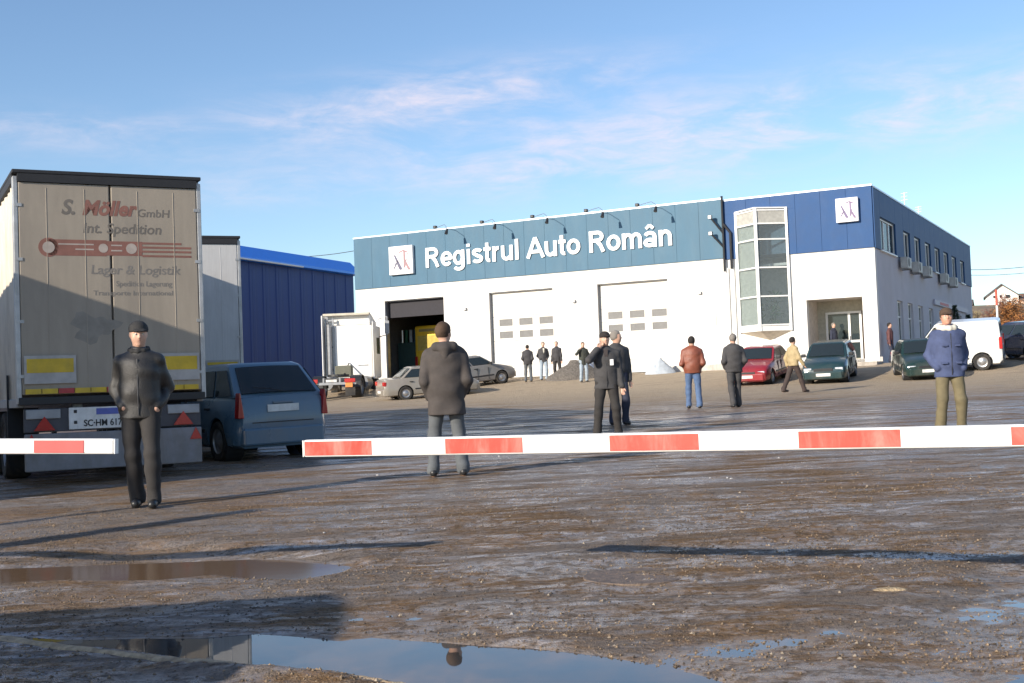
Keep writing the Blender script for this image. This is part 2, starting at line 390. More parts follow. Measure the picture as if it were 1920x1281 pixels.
def water_material(name, col, rough=.015, ior=1.45):
    m = bpy.data.materials.new(name); m.use_nodes = True; w = NT(m.node_tree)
    out = w.n('ShaderNodeOutputMaterial'); p = w.n('ShaderNodeBsdfPrincipled', ins={'Base Color': (*col, 1), 'Roughness': rough, 'IOR': ior}); w.l(p.outputs[0], out.inputs[0])
    pos = w.n('ShaderNodeTexCoord').outputs['Object']
    bn = w.n('ShaderNodeBump', ins={'Strength': .03, 'Distance': .01}); w.l(w.noise(pos, 3., 2), bn.inputs['Height']); w.l(bn.outputs[0], p.inputs['Normal']); return m
WM = water_material('puddle_water', (.055, .05, .047)); WM2 = water_material('muddy_water', (.17, .105, .06), .09, 1.25)
def sheet(name, poly, z, m):
    b = MB(); n = len(poly); b.add([(x, y, z) for x, y in poly], [tuple(range(n))]); return tag(b.build(name, m), kind='structure')
sheet('puddle', [(-4.6, 4.0), (4.9, 3.8), (5.6, 7.9), (1.9, 7.6), (.2, 6.6), (-4.6, 7.2)], -.012, WM)
sheet('puddle', [(-6.2, 7.6), (-.6, 7.6), (-.6, 9.2), (-6.2, 9.2)], -.010, WM2)

# hill far on the right
hx = np.linspace(20, 900, 60); hy = np.linspace(95, 700, 50); HX, HY = np.meshgrid(hx, hy)
def hill_h(x, y):
    t = np.clip((y-105)/200, 0, 1)*np.clip((x-20)/14, 0, 1)
    return -1.0+2.9*np.clip((y-95)/10, 0, 1)+15.6*t*t*(3-2*t)**.9+1.2*fbm(x*.05, y*.05, 4, 8)*t
HZ = hill_h(HX, HY)
me = bpy.data.meshes.new('hill'); nx2 = 60
i = (np.arange(49)[:, None]*nx2+np.arange(59)[None]).ravel()
me.from_pydata(np.stack([HX, HY, HZ], -1).reshape(-1, 3).tolist(), [], np.stack([i, i+1, i+nx2+1, i+nx2], -1).tolist()); me.shade_smooth()
tag(obj('hill', me, mat('dry_hillside', (.25, .17, .105), .95, var=.4, scale=.12, bump=.5, bscale=1.5, dirt=(.22, .19, .10), dirt_amt=.7)), kind='structure')

# ---------------------------------------------------------------- the inspection building
BLD = (15.766, 53.4, 1.80)
bld = thing('inspection_building', 'long white inspection hall with a blue upper band, three garage doors and a glass bay', 'building', BLD, -BA)
def B(name, b, m, parent=None, **k): return b.build(name, m, parent or bld, **k)
HX0 = -27.05; HB = 5.02; HT = 7.72; DX = -6.7; SD = 30.4
# front wall with openings (garage doors, bay, entrance)
G = [(-25.25, -21.65), (-19.0, -15.45), (-13.08, -9.5)]; GH = 4.30; WT = .35
EN = (-3.05, -.62, 2.86)
w = MB(); xs = HX0
for a, b_ in G:
    w.box(xs, a, 0, WT, -1.2, GH); xs = b_
w.box(xs, -6.1, 0, WT, -1.2, GH)
w.box(-6.1, -3.72, 0, WT, -1.2, 1.6); w.box(-3.72, EN[0], 0, WT, -1.2, GH); w.box(EN[1], 0, 0, WT, -1.2, GH)
w.box(EN[0], EN[1], 0, WT, EN[2], GH); w.box(EN[0], EN[1], 0, WT, -1.2, .16)
w.box(HX0, -6.1, 0, WT, GH, HB); w.box(-3.72, 0, 0, WT, GH, HB)
B('front_wall', w, M_white_wall)
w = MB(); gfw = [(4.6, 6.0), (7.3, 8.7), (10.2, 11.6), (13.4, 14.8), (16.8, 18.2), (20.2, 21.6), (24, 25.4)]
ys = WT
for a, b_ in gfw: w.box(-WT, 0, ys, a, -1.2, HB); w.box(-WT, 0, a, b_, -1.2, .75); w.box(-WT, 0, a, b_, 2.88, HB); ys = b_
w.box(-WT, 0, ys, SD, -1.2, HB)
B('side_wall', w, mat('side_render_shaded', (.52, .51, .55), .85, var=.04, scale=1.2, bump=.15, bscale=90, dirt=(.4, .38, .36), dirt_amt=.2))  # greyer copy of the white render; the wall's shade is put into its colour
w = MB(); w.box(HX0, HX0+WT, WT, SD, -1.2, HB); w.box(HX0+WT, -WT, SD-WT, SD, -1.2, HB); B('rear_wall', w, M_white_wall)
w = MB(); w.box(HX0+.1, -.1, .1, SD-.1, HB+.01, HT-.35); B('roof', w, mat('roof_sheet', (.3, .32, .34), .7))
w = MB()
for a, b_, t in ((HX0-.02, DX, HT), (DX, .02, HT-.1)): w.box(a, b_, -.075, .12, t, t+.07)
w.box(-.1, .085, .12, SD, HT-.17, HT-.10)
B('roof_edge_trim', w, M_trim)
# cladding panels, one by one
def panels(n, a, b_, z0, z1, m, side=False, cuts=()):
    wd = (b_-a)/n; mesh = None
    for k in range(n):
        p0 = a+k*wd+.004; p1 = a+(k+1)*wd-.004
        segs = [(z0, z1)]
        q = MB()
        for c0, c1, cz0, cz1 in cuts:
            if p0 < c1 and p1 > c0:
                # split this panel round the window
                if p0 < c0: (q.box(p0, c0, -.06, -.001, cz0, cz1) if not side else q.box(.001, .06, p0, c0, cz0, cz1))
                if p1 > c1: (q.box(c1, p1, -.06, -.001, cz0, cz1) if not side else q.box(.001, .06, c1, p1, cz0, cz1))
                segs = [(z0, cz0), (cz1, z1)]; break
        for s0, s1 in segs:
            if s1-s0 > .01: (q.box(p0, p1, -.06, -.001, s0, s1) if not side else q.box(.001, .06, p0, p1, s0, s1))
        q.build('cladding_panel', m, bld, bevel=.003)
panels(18, HX0, DX, HB+.0, HT, M_band_light)
panels(6, DX, -.0, HB-.07, HT-.1, M_band_dark, cuts=[(-6.05, -3.75, HB-.07, 6.98)])
SW = [(1.2, 4.75, 4.92, 6.38)]+[(y0, y0+1.75, 4.92, 6.30) for y0 in (6.7, 9.65, 12.8, 15.9, 19.0, 22.1, 25.5)]
w = MB(); w.box(HX0+.01, -.01, .0, .09, HB+.005, HT-.12); B('band_backing', w, mat('joint_blue', (.07, .13, .2), .7))
w = MB(); ys = .09
for a, b_, z0, z1 in SW:
    w.box(-.09, 0, ys, a, HB, HT-.17); w.box(-.09, 0, a, b_, z1, HT-.17); ys = b_
w.box(-.09, 0, ys, SD, HB, HT-.17); B('side_band_backing', w, mat('joint_blue', (.07, .13, .2), .7))
M_band_side = M_band_dark
edges = [0.]+[v for s_ in SW for v in (s_[0], s_[1])]+[SD]
for k in range(len(edges)-1):
    a, b_ = edges[k], edges[k+1]; q = MB(); win = k % 2 == 1
    if win: q.box(.001, .06, a+.006, b_-.006, SW[k//2][3]+.03, HT-.17)
    else: q.box(.001, .06, a+.006, b_-.006, HB-.09, HT-.17)
    q.build('cladding_panel', M_band_side, bld, bevel=.006)
# upper side windows
M_curt = mat('curtain_white', (.62, .62, .62), .9, var=.1, scale=2, stretch=(1, 12, 1))
for k, (a, b_, z0, z1) in enumerate(SW):
    f = MB(); n = 3 if k == 0 else 2; z0 += .02
    f.box(-.12, -.04, a, b_, z0, z0+.07); f.box(-.12, -.04, a, b_, z1-.07, z1)
    for j in range(n+1): yy = a+(b_-a)*j/n; f.box(-.12, -.04, max(a, yy-.04), min(b_, yy+.04), z0+.07, z1-.07)
    wn = B('window', f, M_frame, bevel=.006)
    for j in range(n):
        g = MB(); g.box(-.095, -.08, a+(b_-a)*j/n+.03, a+(b_-a)*(j+1)/n-.03, z0+.05, z1-.05)
        g.build('pane', M_glass if k == 0 else M_darkglass, wn)
    g = MB(); g.box(-.35, -.3, a-.05, b_+.05, z0-.05, z1+.05); g.build('blind', M_curt if k == 0 else mat('blind_grey', (.22, .23, .25), .9), wn)
    s_ = MB(); s_.box(-.03, .11, a-.03, b_+.03, z0-.06, z0-.004); s_.build('sill', M_frame, wn, bevel=.008)
for k, (a, b_) in enumerate(gfw):
    f = MB(); z0, z1 = .77, 2.88
    f.box(-.2, -.1, a, b_, z0, z0+.08); f.box(-.2, -.1, a, b_, z1-.08, z1); f.box(-.2, -.1, a, b_, 2.1, 2.16)
    for yy in (a+.04, (a+b_)/2, b_-.04): f.box(-.2, -.1, yy-.04, yy+.04, z0+.08, z1-.08) if False else f.box(-.199, -.101, yy-.04, yy+.04, z0+.08, z1-.08)
    wn = B('window', f, M_frame)
    for q0, q1 in ((a+.07, (a+b_)/2-.03), ((a+b_)/2+.03, b_-.07)):
        g = MB(); g.box(-.16, -.15, q0, q1, z0+.06, z1-.06); g.build('pane', M_glass, wn)
    g = MB(); g.box(-.4, -.36, a-.02, b_+.02, z0, z1); g.build('blind', M_curt, wn)
# garage doors
M_door = mat('sectional_door', (.64, .62, .58), .55, var=.03, scale=1.5, dirt=(.5, .46, .4), dirt_amt=.25)
M_reveal = mat('reveal_grey', (.30, .30, .31), .7)
for k, (a, b_) in enumerate(G):
    if k == 0: continue
    nsec = 7; hh = GH/nsec
    first = None
    for j in range(nsec):
        q = MB()
        z0, z1 = j*hh+.006, (j+1)*hh-.006
        rows = {3: 2.22, 4: 2.87}
        y0, y1 = .24, .29
        if j in (3, 4):
            zc = (z0+z1)/2; wz0, wz1 = zc-.17, zc+.17; xx = a+.03
            for c in range(3):
                c0 = a+.42+c*1.12; q.box(xx, c0, y0, y1, z0, z1); q.box(c0, c0+.74, y0, y1, z0, wz0); q.box(c0, c0+.74, y0, y1, wz1, z1); xx = c0+.74
            q.box(xx, b_-.03, y0, y1, z0, z1)
        else: q.box(a+.03, b_-.03, y0, y1, z0, z1)
        d = q.build('door_section', M_door, bld)
        if j in (3, 4):
            for c in range(3):
                c0 = a+.42+c*1.12
                g = MB(); g.box(c0, c0+.74, .262, .272, wz0, wz1); g.build('door_window', M_acr if False else mat('acrylic_pane', (.13, .13, .13), .5), d)
    q = MB(); q.box(b_-.6, b_-.35, .225, .24, .9, 1.0); q.build('door_handle', M_steel, bld)
for a, b_ in G: q = MB(); q.add([(p, yy, zz) for yy in (.1, .34) for p, zz in ((a-.001, 0), (a-.001, GH+.001), (b_+.001, GH+.001), (b_+.001, 0), (b_-.03, 0), (b_-.03, GH-.04), (a+.03, GH-.04), (a+.03, 0))], [(0, 1, 9, 8), (1, 2, 10, 9), (2, 3, 11, 10), (3, 4, 12, 11), (4, 5, 13, 12), (5, 6, 14, 13), (6, 7, 15, 14), (7, 0, 8, 15), (0, 7, 6, 1), (1, 6, 5, 2), (2, 5, 4, 3), (8, 9, 14, 15), (9, 10, 13, 14), (10, 11, 12, 13)]); B('door_frame', q, M_steel)
# hall interior seen through the open door
q = MB(); a, b_ = G[0]
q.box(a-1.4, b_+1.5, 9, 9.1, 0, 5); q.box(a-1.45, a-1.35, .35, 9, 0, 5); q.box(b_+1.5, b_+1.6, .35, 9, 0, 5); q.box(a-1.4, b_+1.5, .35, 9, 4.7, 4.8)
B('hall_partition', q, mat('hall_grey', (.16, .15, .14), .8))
q = MB(); q.box(HX0+.36, -.36, .36, SD-.4, -.2, .0); B('hall_floor', q, M_conc)
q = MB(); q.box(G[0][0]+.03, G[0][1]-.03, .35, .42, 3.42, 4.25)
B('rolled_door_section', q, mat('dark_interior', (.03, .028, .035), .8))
# yellow bus-like van in the hall
t = thing('test_van', 'bright yellow van parked inside the open garage bay', 'van', (BLD[0]+UX[0]*-24.1+UY[0]*2.6, BLD[1]+UX[1]*-24.1+UY[1]*2.6, BLD[2]+.0), -BA)
My = mat('yellow_paint', (.80, .52, .035), .4, var=.06)
q = MB(); q.box(-1.0, 1.0, 0, 5.2, .45, 3.05); q.build('body', My, t, bevel=.1)
q = MB(); q.box(-.8, .8, -.02, -.004, 1.7, 2.5); q.build('rear_window', mat('yellow_reflecting_glass', (.55, .42, .12), .15), t)
q = MB(); q.box(-1.0, 1.0, -.1, .04, .4, .62); q.build('bumper', M_black, t, bevel=.03)
for sx in (-1, 1):
    q = MB(); q.box(sx*.9-.08, sx*.9+.08, -.03, -.003, .9, 1.4); q.build('tail_lamp', M_red_lamp, t, bevel=.01)
    for yy in (1.0, 4.2):
        q = MB(); q.cyl((sx*.95-.1, yy, .34), (sx*.95+.1, yy, .34), .34, n=20); q.build('wheel', M_rubber, t)
q = MB(); q.box(-.7, .7, -.018, -.002, 2.72, 2.86); q.build('sign_strip', mat('strip_grey', (.35, .28, .12), .6), t)
# workshop cabinet and exhaust hose reel in the dark bay
t = thing('tool_cabinet', 'grey workshop cabinet with bottles on top, left side of the open bay', 'cabinet', (BLD[0]+UX[0]*-25.85+UY[0]*3, BLD[1]+UX[1]*-25.85+UY[1]*3, BLD[2]), -BA)
q = MB(); q.box(-.6, .6, 0, .5, 0, 2.2); q.build('case', mat('cabinet_green', (.05, .10, .10), .5), t, bevel=.02)
for j in range(4):
    q = MB(); q.cyl((-.42+j*.28, .2, 2.2), (-.42+j*.28, .2, 2.9), .09, n=10); q.build('bottle', [M_chrome, mat('bottle_green', (.02, .12, .07), .4), M_trim, mat('bottle_blue', (.03, .10, .16), .4)][j], t)
# bay window (triangular plan, glazed)
by = thing_root = bpy.data.objects.new('bay_window', None)
bpy.data.objects.remove(by)
BL, BR_, BM = -6.12, -3.70, -4.92; BD = -.92; z0, z1 = 1.84, 6.99
fr = MB(); L_, R2, A_ = (BL, -.02), (BR_, -.02), (BM, BD)
def post(p, r=.05): fr.box(p[0]-r, p[0]+r, p[1]-r, p[1]+r, z0-.27, z1+.06)
post((BL+.05, -.085)); post((BR_-.05, -.085)); post((A_[0], A_[1]+.03), .065)
def rail(p, q_, z, h=.065):
    p = Vector((*p, z)); q_ = Vector((*q_, z)); d = (q_-p); ln = d.length; an = math.atan2(d.y, d.x)
    rot = Matrix.Rotation(an, 3, 'Z'); c = (p+q_)/2
    fr.box(c.x-ln/2, c.x+ln/2, c.y-.04, c.y+.04, z-h/2, z+h/2, rot, c)
rows = [1.84, 3.11, 4.39, 5.65, 6.35, 6.95]
for zz in rows: rail(L_, A_, zz); rail(A_, R2, zz)
bay = B('bay_window', fr, M_frame)
for j in range(5):
    for p, q_ in ((L_, A_), (A_, R2)):
        g = MB(); c4 = (Vector((*p, rows[j])), Vector((*q_, rows[j])), Vector((*q_, rows[j+1])), Vector((*p, rows[j+1])))
        g.patch(c4, .05, .95, .03, .97, th=.012, off=-.006, nu=1, nv=1)
        g.build('pane', glassmat('bay_glass', (.30, .34, .36), .20, tint=(.88, .92, .92)) if j < 4 else mat('bay_top_panel', (.42, .41, .37), .4), bay)
q = MB(); q.patch(tuple(Vector(p) for p in ((BL+.1, .0, 1.9), (BM-.05, BD+.22, 1.9), (BM-.05, BD+.22, 6.3), (BL+.1, .0, 6.3))), 0, 1, 0, 1, th=.01, nu=12, nv=1); q.build('blind', mat('blind_beige', (.5, .49, .44), .9), bay)
q = MB()
for zt, zb in ((z0-.05, z0-.27),): q.prism([L_, (A_[0], A_[1]-.03), R2], zb, zt, 'z')
B('bay_base', q, M_frame, bevel=.01)
q = MB(); q.add([(BL, -.01, z0-.27), (BR_, -.01, z0-.27), (BM, BD+.02, z0-.27), (-4.75, -.01, 1.18)], [(0, 2, 3), (2, 1, 3), (0, 3, 1), (0, 1, 2)]); B('bay_corbel', q, mat('corbel_beige', (.62, .55, .46), .8))
q = MB(); q.add([(BL-.04, -.03, z1+.03), (BR_+.04, -.03, z1+.03), (BM, BD-.07, z1+.03), (BL-.04, -.03, z1+.09), (BR_+.04, -.03, z1+.09), (BM, BD-.07, z1+.09), (BM, -.03, z1+.10)], [(0, 1, 2), (0, 2, 5, 3), (2, 1, 4, 5), (3, 5, 6), (5, 4, 6), (0, 3, 6, 4, 1)]); B('bay_roof', q, M_frame)
q = MB(); q.box(-6.35, -3.5, 1.6, 1.7, 1.0, 7.1); q.box(-6.4, -6.3, .36, 1.6, 1, 7.1); q.box(-3.55, -3.45, .36, 1.6, 1, 7.1); q.box(-6.3, -3.5, .01, 1.6, 1.5, 1.58); q.box(-6.3, -3.55, .1, 1.6, 4.5, 4.62)
B('stair_hall_wall', q, mat('room_wall', (.62, .63, .63), .9))
# plants inside the bay
Mleaf = mat('house_plant_leaf', (.035, .10, .05), .5, var=.4, scale=5)
for (px_, pz_, hh_, lab) in ((-4.5, 1.6, 1.5, 'leafy green potted plant low in the glass bay'), (-4.35, 4.64, .01, None), (-5.3, 1.6, .9, 'yellowish green potted plant behind the narrow left side of the glass bay')):
    if lab is None: continue
    t = thing('potted_plant', lab, 'plant', (BLD[0]+UX[0]*px_+UY[0]*-.1, BLD[1]+UX[1]*px_+UY[1]*-.1, BLD[2]+pz_), -BA)
    q = MB(); q.cyl((0, 0, 0), (0, 0, .28), .12, .16, n=14); q.build('pot', mat('clay_pot', (.4, .2, .12), .8), t)
    q = MB()
    for j in range(110):
        a = random.uniform(0, 6.28); r = random.uniform(.02, .34); z = random.uniform(.3, .3+hh_); c = Vector((math.cos(a)*r*1.2, math.sin(a)*r*.6, z))
        d = Vector((random.uniform(-1, 1), random.uniform(-1, 1), random.uniform(-.4, .9))).normalized()*random.uniform(.09, .17); n_ = d.orthogonal().normalized()*.035
        q.add([c-d, c+n_, c+d, c-n_], [(0, 1, 2, 3)])
    q.build('foliage', Mleaf if px_ > -5 else mat('house_plant_yellow', (.26, .27, .06), .5, var=.3), t)
# entrance recess
e0, e1, eh = EN; q = MB()
q.box(e0-.1, e0, WT, 1.9, .0, 3.0); q.box(e1, e1+.1, WT, 1.9, 0, 3.0); q.box(e0, e1, WT, 1.9, eh, eh+.1); B('porch_wall', q, mat('porch_render', (.62, .56, .50), .85, dirt=(.4, .36, .3), dirt_amt=.3))
q = MB(); q.box(e0-.1, e1+.1, 1.9, 2.0, 0, 3.0); B('porch_rear_wall', q, mat('porch_back', (.48, .46, .38), .8))
q = MB(); q.box(e0, e1, 0, 1.9, .02, .17); B('porch_floor', q, M_conc)
f = MB()
for xx in (-2.62, -1.62, -1.12): f.box(xx-.05, xx+.05, 1.8, 1.88, .17, 2.35)
f.box(-2.67, -1.07, 1.8, 1.88, 2.3, 2.4) if False else f.box(-2.57, -1.67, 1.801, 1.879, 2.26, 2.35)
f.box(-1.57, -1.17, 1.801, 1.879, 2.26, 2.35); f.box(-2.57, -1.67, 1.801, 1.879, 1.0, 1.08); f.box(-1.57, -1.17, 1.801, 1.879, .95, 1.05)
df = B('entrance_door', f, M_frame)
for a, b_ in ((-2.57, -1.67), (-1.57, -1.17)):
    g = MB(); g.box(a, b_, 1.835, 1.845, .25, 2.26); g.build('pane', M_glass, df)
q = MB(); q.box(-1.62, -1.6, 1.74, 1.8, 1.05, 1.25); q.build('handle', M_black, df)
q = MB(); q.box(-1.07, -.72, 1.85, 1.895, .17, 2.35); B('doorway_shade_panel', q, mat('dark_brown', (.05, .03, .025), .8))  # solid panel, no opening: the doorway's shade is put into its dark colour
# steps
q = MB(); q.box(e0-.8, e1+.75, -1.3, -.001, -.5, .02); q.box(e0-.8, e1+.75, -1.62, -1.301, -.5, -.13); B('porch_step', q, M_conc, bevel=.012)
# wall vent, small fixtures
q = MB(); q.box(-7.97, -7.2, -.03, -.001, 1.96, 2.56)
for j in range(7): q.box(-7.93, -7.24, -.045, -.03, 2.0+j*.078, 2.04+j*.078)
B('wall_vent', q, mat('vent_grey', (.56, .56, .55), .6))
for xx, zz in ((-20.37, 3.56), (-14.3, 3.55), (-7.93, 3.51)):
    q = MB(); q.box(xx-.08, xx+.08, -.12, -.001, zz-.06, zz+.08); B('wall_lamp', q, M_steel, bevel=.02)
for xx in (-6.55, -6.28):
    q = MB(); q.tube([(xx, -.06, 4.55), (xx, -.06, -.2)], .045, 10); B('downpipe', q, M_frame, smooth=True)
# plinth
q = MB(); xs = HX0-.02
for a, b_ in G+[(EN[0]-.8, EN[1]+.75)]:
    q.box(xs, a-.001, -.035, -.001, -1, .22); xs = b_+.001
q.box(xs, .02, -.035, -.001, -1, .22); B('plinth', q, mat('plinth_grey', (.5, .47, .43), .9, dirt=(.25, .2, .15), dirt_amt=.6))
# lettering
def arc(cx, cy, rx, ry, a0, a1, n=14):
    return [(cx+rx*math.cos(R_(a0+(a1-a0)*k/n)), cy+ry*math.sin(R_(a0+(a1-a0)*k/n))) for k in range(n+1)]
SW_ = .165; h2 = SW_/2; XH = .74
GL = {   # stroke centre lines of a heavy grotesque alphabet: advance, strokes (cap height 1, x-height .74)
 'R': (.86, [[(.14, 0), (.14, 1)], [(.14, 1-h2), (.46, 1-h2)]+arc(.46, .73, .21, .27-h2, 90, -90)+[(.14, .46+h2)], [(.42, .52), (.60, .30), (.72, 0)]]),
 'A': (.84, [[(.03, 0), (.42, 1-.02)], [(.42, 1-.02), (.81, 0)], [(.17, .30), (.67, .30)]]),
 'e': (.66, [[(.12, XH/2), (.56, XH/2)]+arc(.34, XH/2, .235, XH/2-h2, 0, 318, 24)]),
 'o': (.70, [arc(.35, XH/2, .245, XH/2-h2, 0, 360, 28)]),
 'g': (.70, [arc(.32, XH/2, .215, XH/2-h2, 0, 360, 26), [(.56, XH), (.56, .0)]+arc(.33, -.03, .23, .17, 0, -155, 12)]),
 'i': (.32, [[(.16, 0), (.16, XH)], [(.16, .86), (.16, 1.0)]]),
 'l': (.32, [[(.16, 0), (.16, 1)]]),
 's': (.62, [arc(.31, XH-h2-.125, .20, .125, 20, 240, 14)[:12]+arc(.31, h2+.135, .21, .135, 80, -160, 16)]),
 't': (.42, [[(.20, .96), (.20, .2)]+arc(.33, .2, .13, .2-h2, 180, 280, 8), [(.03, XH-h2), (.39, XH-h2)]]),
 'r': (.46, [[(.14, 0), (.14, XH)], arc(.38, .40, .24, .34-h2, 175, 85, 10)]),
 'u': (.70, [[(.14, XH), (.14, .30)]+arc(.33, .30, .19, .30-h2, 180, 330, 12), [(.57, XH), (.57, 0)]]),
 'n': (.70, [[(.14, 0), (.14, XH)], arc(.355, .44, .20, .30-h2, 165, 0, 12)+[(.555, 0)]]),
 'm': (1.04, [[(.14, 0), (.14, XH)], arc(.335, .46, .18, .28-h2, 165, 0, 10)+[(.515, 0)], arc(.71, .46, .18, .28-h2, 165, 0, 10)+[(.89, 0)]]),
 'a': (.66, [arc(.31, XH-h2-.16, .215, .16, 160, 0, 12)+[(.525, 0)], arc(.29, .215, .20, .215-h2, 0, 360, 22)]),
 '^': (0, [[(.14, .86), (.31, 1.02)], [(.31, 1.02), (.48, .86)]])}
def glyph(ch, sx, sz):
    q = MB(); dep = 0
    for st in (GL['a'][1]+GL['^'][1] if ch == 'â' else GL[ch][1]):
        n = len(st); L_, R3 = [], []; w_ = h2*(.8 if ch == 'â' and min(p[1] for p in st) > .8 else 1)
        for k in range(n):
            a = st[max(k-1, 0)]; b_ = st[min(k+1, n-1)]; dx, dy = b_[0]-a[0], b_[1]-a[1]; ln = math.hypot(dx, dy) or 1
            nx_, ny_ = -dy/ln*w_, dx/ln*w_; L_.append((st[k][0]+nx_, st[k][1]+ny_)); R3.append((st[k][0]-nx_, st[k][1]-ny_))
        vs = [(p[0]*sx, yy, p[1]*sz) for yy in (-.03-dep, .03) for p in L_+R3]
        m_ = 2*n; fs = []
        for k in range(n-1):
            fs += [(k, k+1, n+k+1, n+k), (m_+k, m_+n+k, m_+n+k+1, m_+k+1), (k, m_+k, m_+k+1, k+1), (n+k, n+k+1, m_+n+k+1, m_+n+k)]
        fs += [(0, n, m_+n, m_), (n-1, m_+n-1, m_+2*n-1, 2*n-1)]
        q.add(vs, fs); dep += .004
    return q.mesh('letter')
txt = 'Registrul Auto Român'; adv = [.36 if c == ' ' else (GL['a'][0] if c == 'â' else GL[c][0]) for c in txt]
sx = 13.43/(sum(adv)-.1); xx = -22.62
for c, a_ in zip(txt, adv):
    if c != ' ': obj('letter', glyph(c, sx, 1.02), M_letters, bld, (xx, -.10, 5.83))
    xx += a_*sx
# two square logo boxes
M_logo = mat('logo_panel', (.80, .79, .80), .4, var=.02)
for lx0, lx1, lz0, lz1, ca, cr in ((-24.72, -23.27, 5.60, 7.08, (.07, .07, .13), (.28, .16, .18)), (-1.52, -.56, 6.12, 7.17, (.10, .07, .18), (.14, .09, .2))):
    q = MB(); q.box(lx0, lx1, -.26, -.07, lz0, lz1); lb = B('logo_box', q, M_logo, bevel=.02)
    W_ = lx1-lx0; H_ = lz1-lz0
    def L(pts, wd): return [(lx0+W_*u, -.275, lz0+H_*v_) for u, v_ in pts]
    q = MB()
    q.add([(lx0+W_*u, -.272, lz0+H_*v_) for u, v_ in [(.2, .72), (.29, .68), (.56, .2), (.50, .14), (.42, .20)]], [(0, 1, 2, 3, 4)])
    q.add([(lx0+W_*u, -.272, lz0+H_*v_) for u, v_ in [(.18, .22), (.22, .20), (.40, .46), (.37, .50)]], [(0, 1, 2, 3)])
    q.add([(lx0+W_*u, -.2735, lz0+H_*v_) for u, v_ in [(.24, .36), (.44, .40), (.45, .43), (.25, .40)]], [(0, 1, 2, 3)])
    q.build('logo_letter_a', mat('logo_a_%d' % int(lz0*10), ca, .5), lb)
    q = MB(); cc = [(.45, .80), (.62, .86), (.78, .80), (.83, .66), (.76, .52), (.62, .46)]
    for (a0, b0), (a1, b1) in zip(cc[:-1], cc[1:]):
        wd = .035; q.add([(lx0+W_*a0, -.272, lz0+H_*b0), (lx0+W_*a1, -.272, lz0+H_*b1), (lx0+W_*a1*.985, -.272, lz0+H_*(b1-wd*1.6)), (lx0+W_*a0*.985, -.272, lz0+H_*(b0-wd*1.6))], [(0, 1, 2, 3)])
    q.add([(lx0+W_*u, -.2735, lz0+H_*v_) for u, v_ in [(.62, .80), (.70, .80), (.70, .26), (.62, .2)]], [(0, 1, 2, 3)])
    q.add([(lx0+W_*u, -.275, lz0+H_*v_) for u, v_ in [(.64, .46), (.72, .46), (.92, .14), (.80, .14)]], [(0, 1, 2, 3)])
    q.build('logo_letter_r', mat('logo_r_%d' % int(lz0*10), cr, .5), lb)
# air conditioners
ords = ['first', 'second', 'third', 'fourth', 'fifth']
for k, yy in enumerate((5.9, 8.9, 11.9, 17.5, 20.9)):
    px_, py_ = BLD[0]+UY[0]*yy, BLD[1]+UY[1]*yy
    t = thing('air_conditioner', 'white wall air conditioner, %s from the near corner of the shaded side wall' % ords[k], 'air conditioner', (px_, py_, BLD[2]+4.42), -BA, 'air conditioners on the side wall')
    q = MB(); q.box(.12, .45, -.62, .42, -.02, .5); q.build('casing', mat('ac_casing', (.5, .5, .47), .5, dirt=(.25, .22, .18), dirt_amt=.5), t, bevel=.02)
    q = MB(); q.cyl((.45, -.28, .25), (.462, -.28, .25), .2, n=20); q.build('fan_grille', mat('ac_grille', (.12, .12, .12), .6), t)
    q = MB(); q.box(.0, .45, -.5, -.46, -.07, -.02); q.box(.0, .45, .26, .3, -.07, -.02); q.build('bracket', M_steel, t)
# sign floodlights on arms
for k, xx in enumerate((-22.0, -19.25, -16.4, -13.5, -10.85)):
    X0, Y0 = BLD[0]+UX[0]*xx, BLD[1]+UX[1]*xx
    t = thing('sign_floodlight', 'black floodlight on a bent roof arm, %s from the left above the white lettering' % ords[k], 'floodlight', (X0, Y0, BLD[2]+HT), -BA, 'floodlights above the lettering')
    q = MB(); q.box(-.09, .09, -.08, .10, .1, .25); q.build('ballast_box', M_black, t, bevel=.03)
    q = MB(); q.tube([(0, 0, .04), (0, .02, .12), (.3, -.1, .17), (1.0, -.75, .14), (1.33, -1.12, -.05), (1.36, -1.15, -.16)], .013, 8); q.build('arm', M_steel, t, smooth=True)
    q = MB(); q.cyl((1.36, -1.22, -.40), (1.36, -1.1, -.16), .09, .05, n=14); q.build('lamp_head', M_black, t, smooth=True)
# bracket mast at the joint of the two bands
t = thing('bracket_mast', 'dark steel mast with slanting arms at the joint between teal and blue bands', 'mast', (BLD[0]+UX[0]*-6.66, BLD[1]+UX[1]*-6.66, BLD[2]+4.4), -BA)
q = MB(); q.tube([(0, -.16, 0), (0, -.16, 3.45)], .055, 8); q.tube([(.33, -.16, .1), (.33, -.16, 1.75), (0, -.17, 2.2)], .06, 8); q.build('pole', M_black, t, smooth=True)
for za, zb in ((1.75, 2.5), (1.1, 1.75)):
    q = MB(); q.tube([(0, -.18, za), (-.5, -.4, zb)], .04, 8); q.build('arm', M_black, t, smooth=True)
    q = MB(); q.box(-.6, -.42, -.48, -.32, zb-.08, zb+.1); q.build('arm_lamp', M_steel, t, bevel=.02)
# roof antennas
for k, (yy, hh_, lab) in enumerate(((9.5, .95, 'thin white antenna on the roof edge, nearer the front corner'), (13.5, .7, 'thin white antenna on the roof edge, further from the front corner'))):
    t = thing('roof_antenna', lab, 'antenna', (BLD[0]+UY[0]*yy-.3, BLD[1]+UY[1]*yy, BLD[2]+HT-.15), -BA, 'roof antennas')
    q = MB(); q.tube([(0, 0, 0), (0, 0, hh_)], .02, 6)
    for j in range(3): q.tube([(-.18, .1, hh_*(.6+.18*j)), (.18, -.1, hh_*(.6+.18*j))], .012, 6)
    q.build('rods', mat('antenna_white', (.75, .75, .76), .4), t)
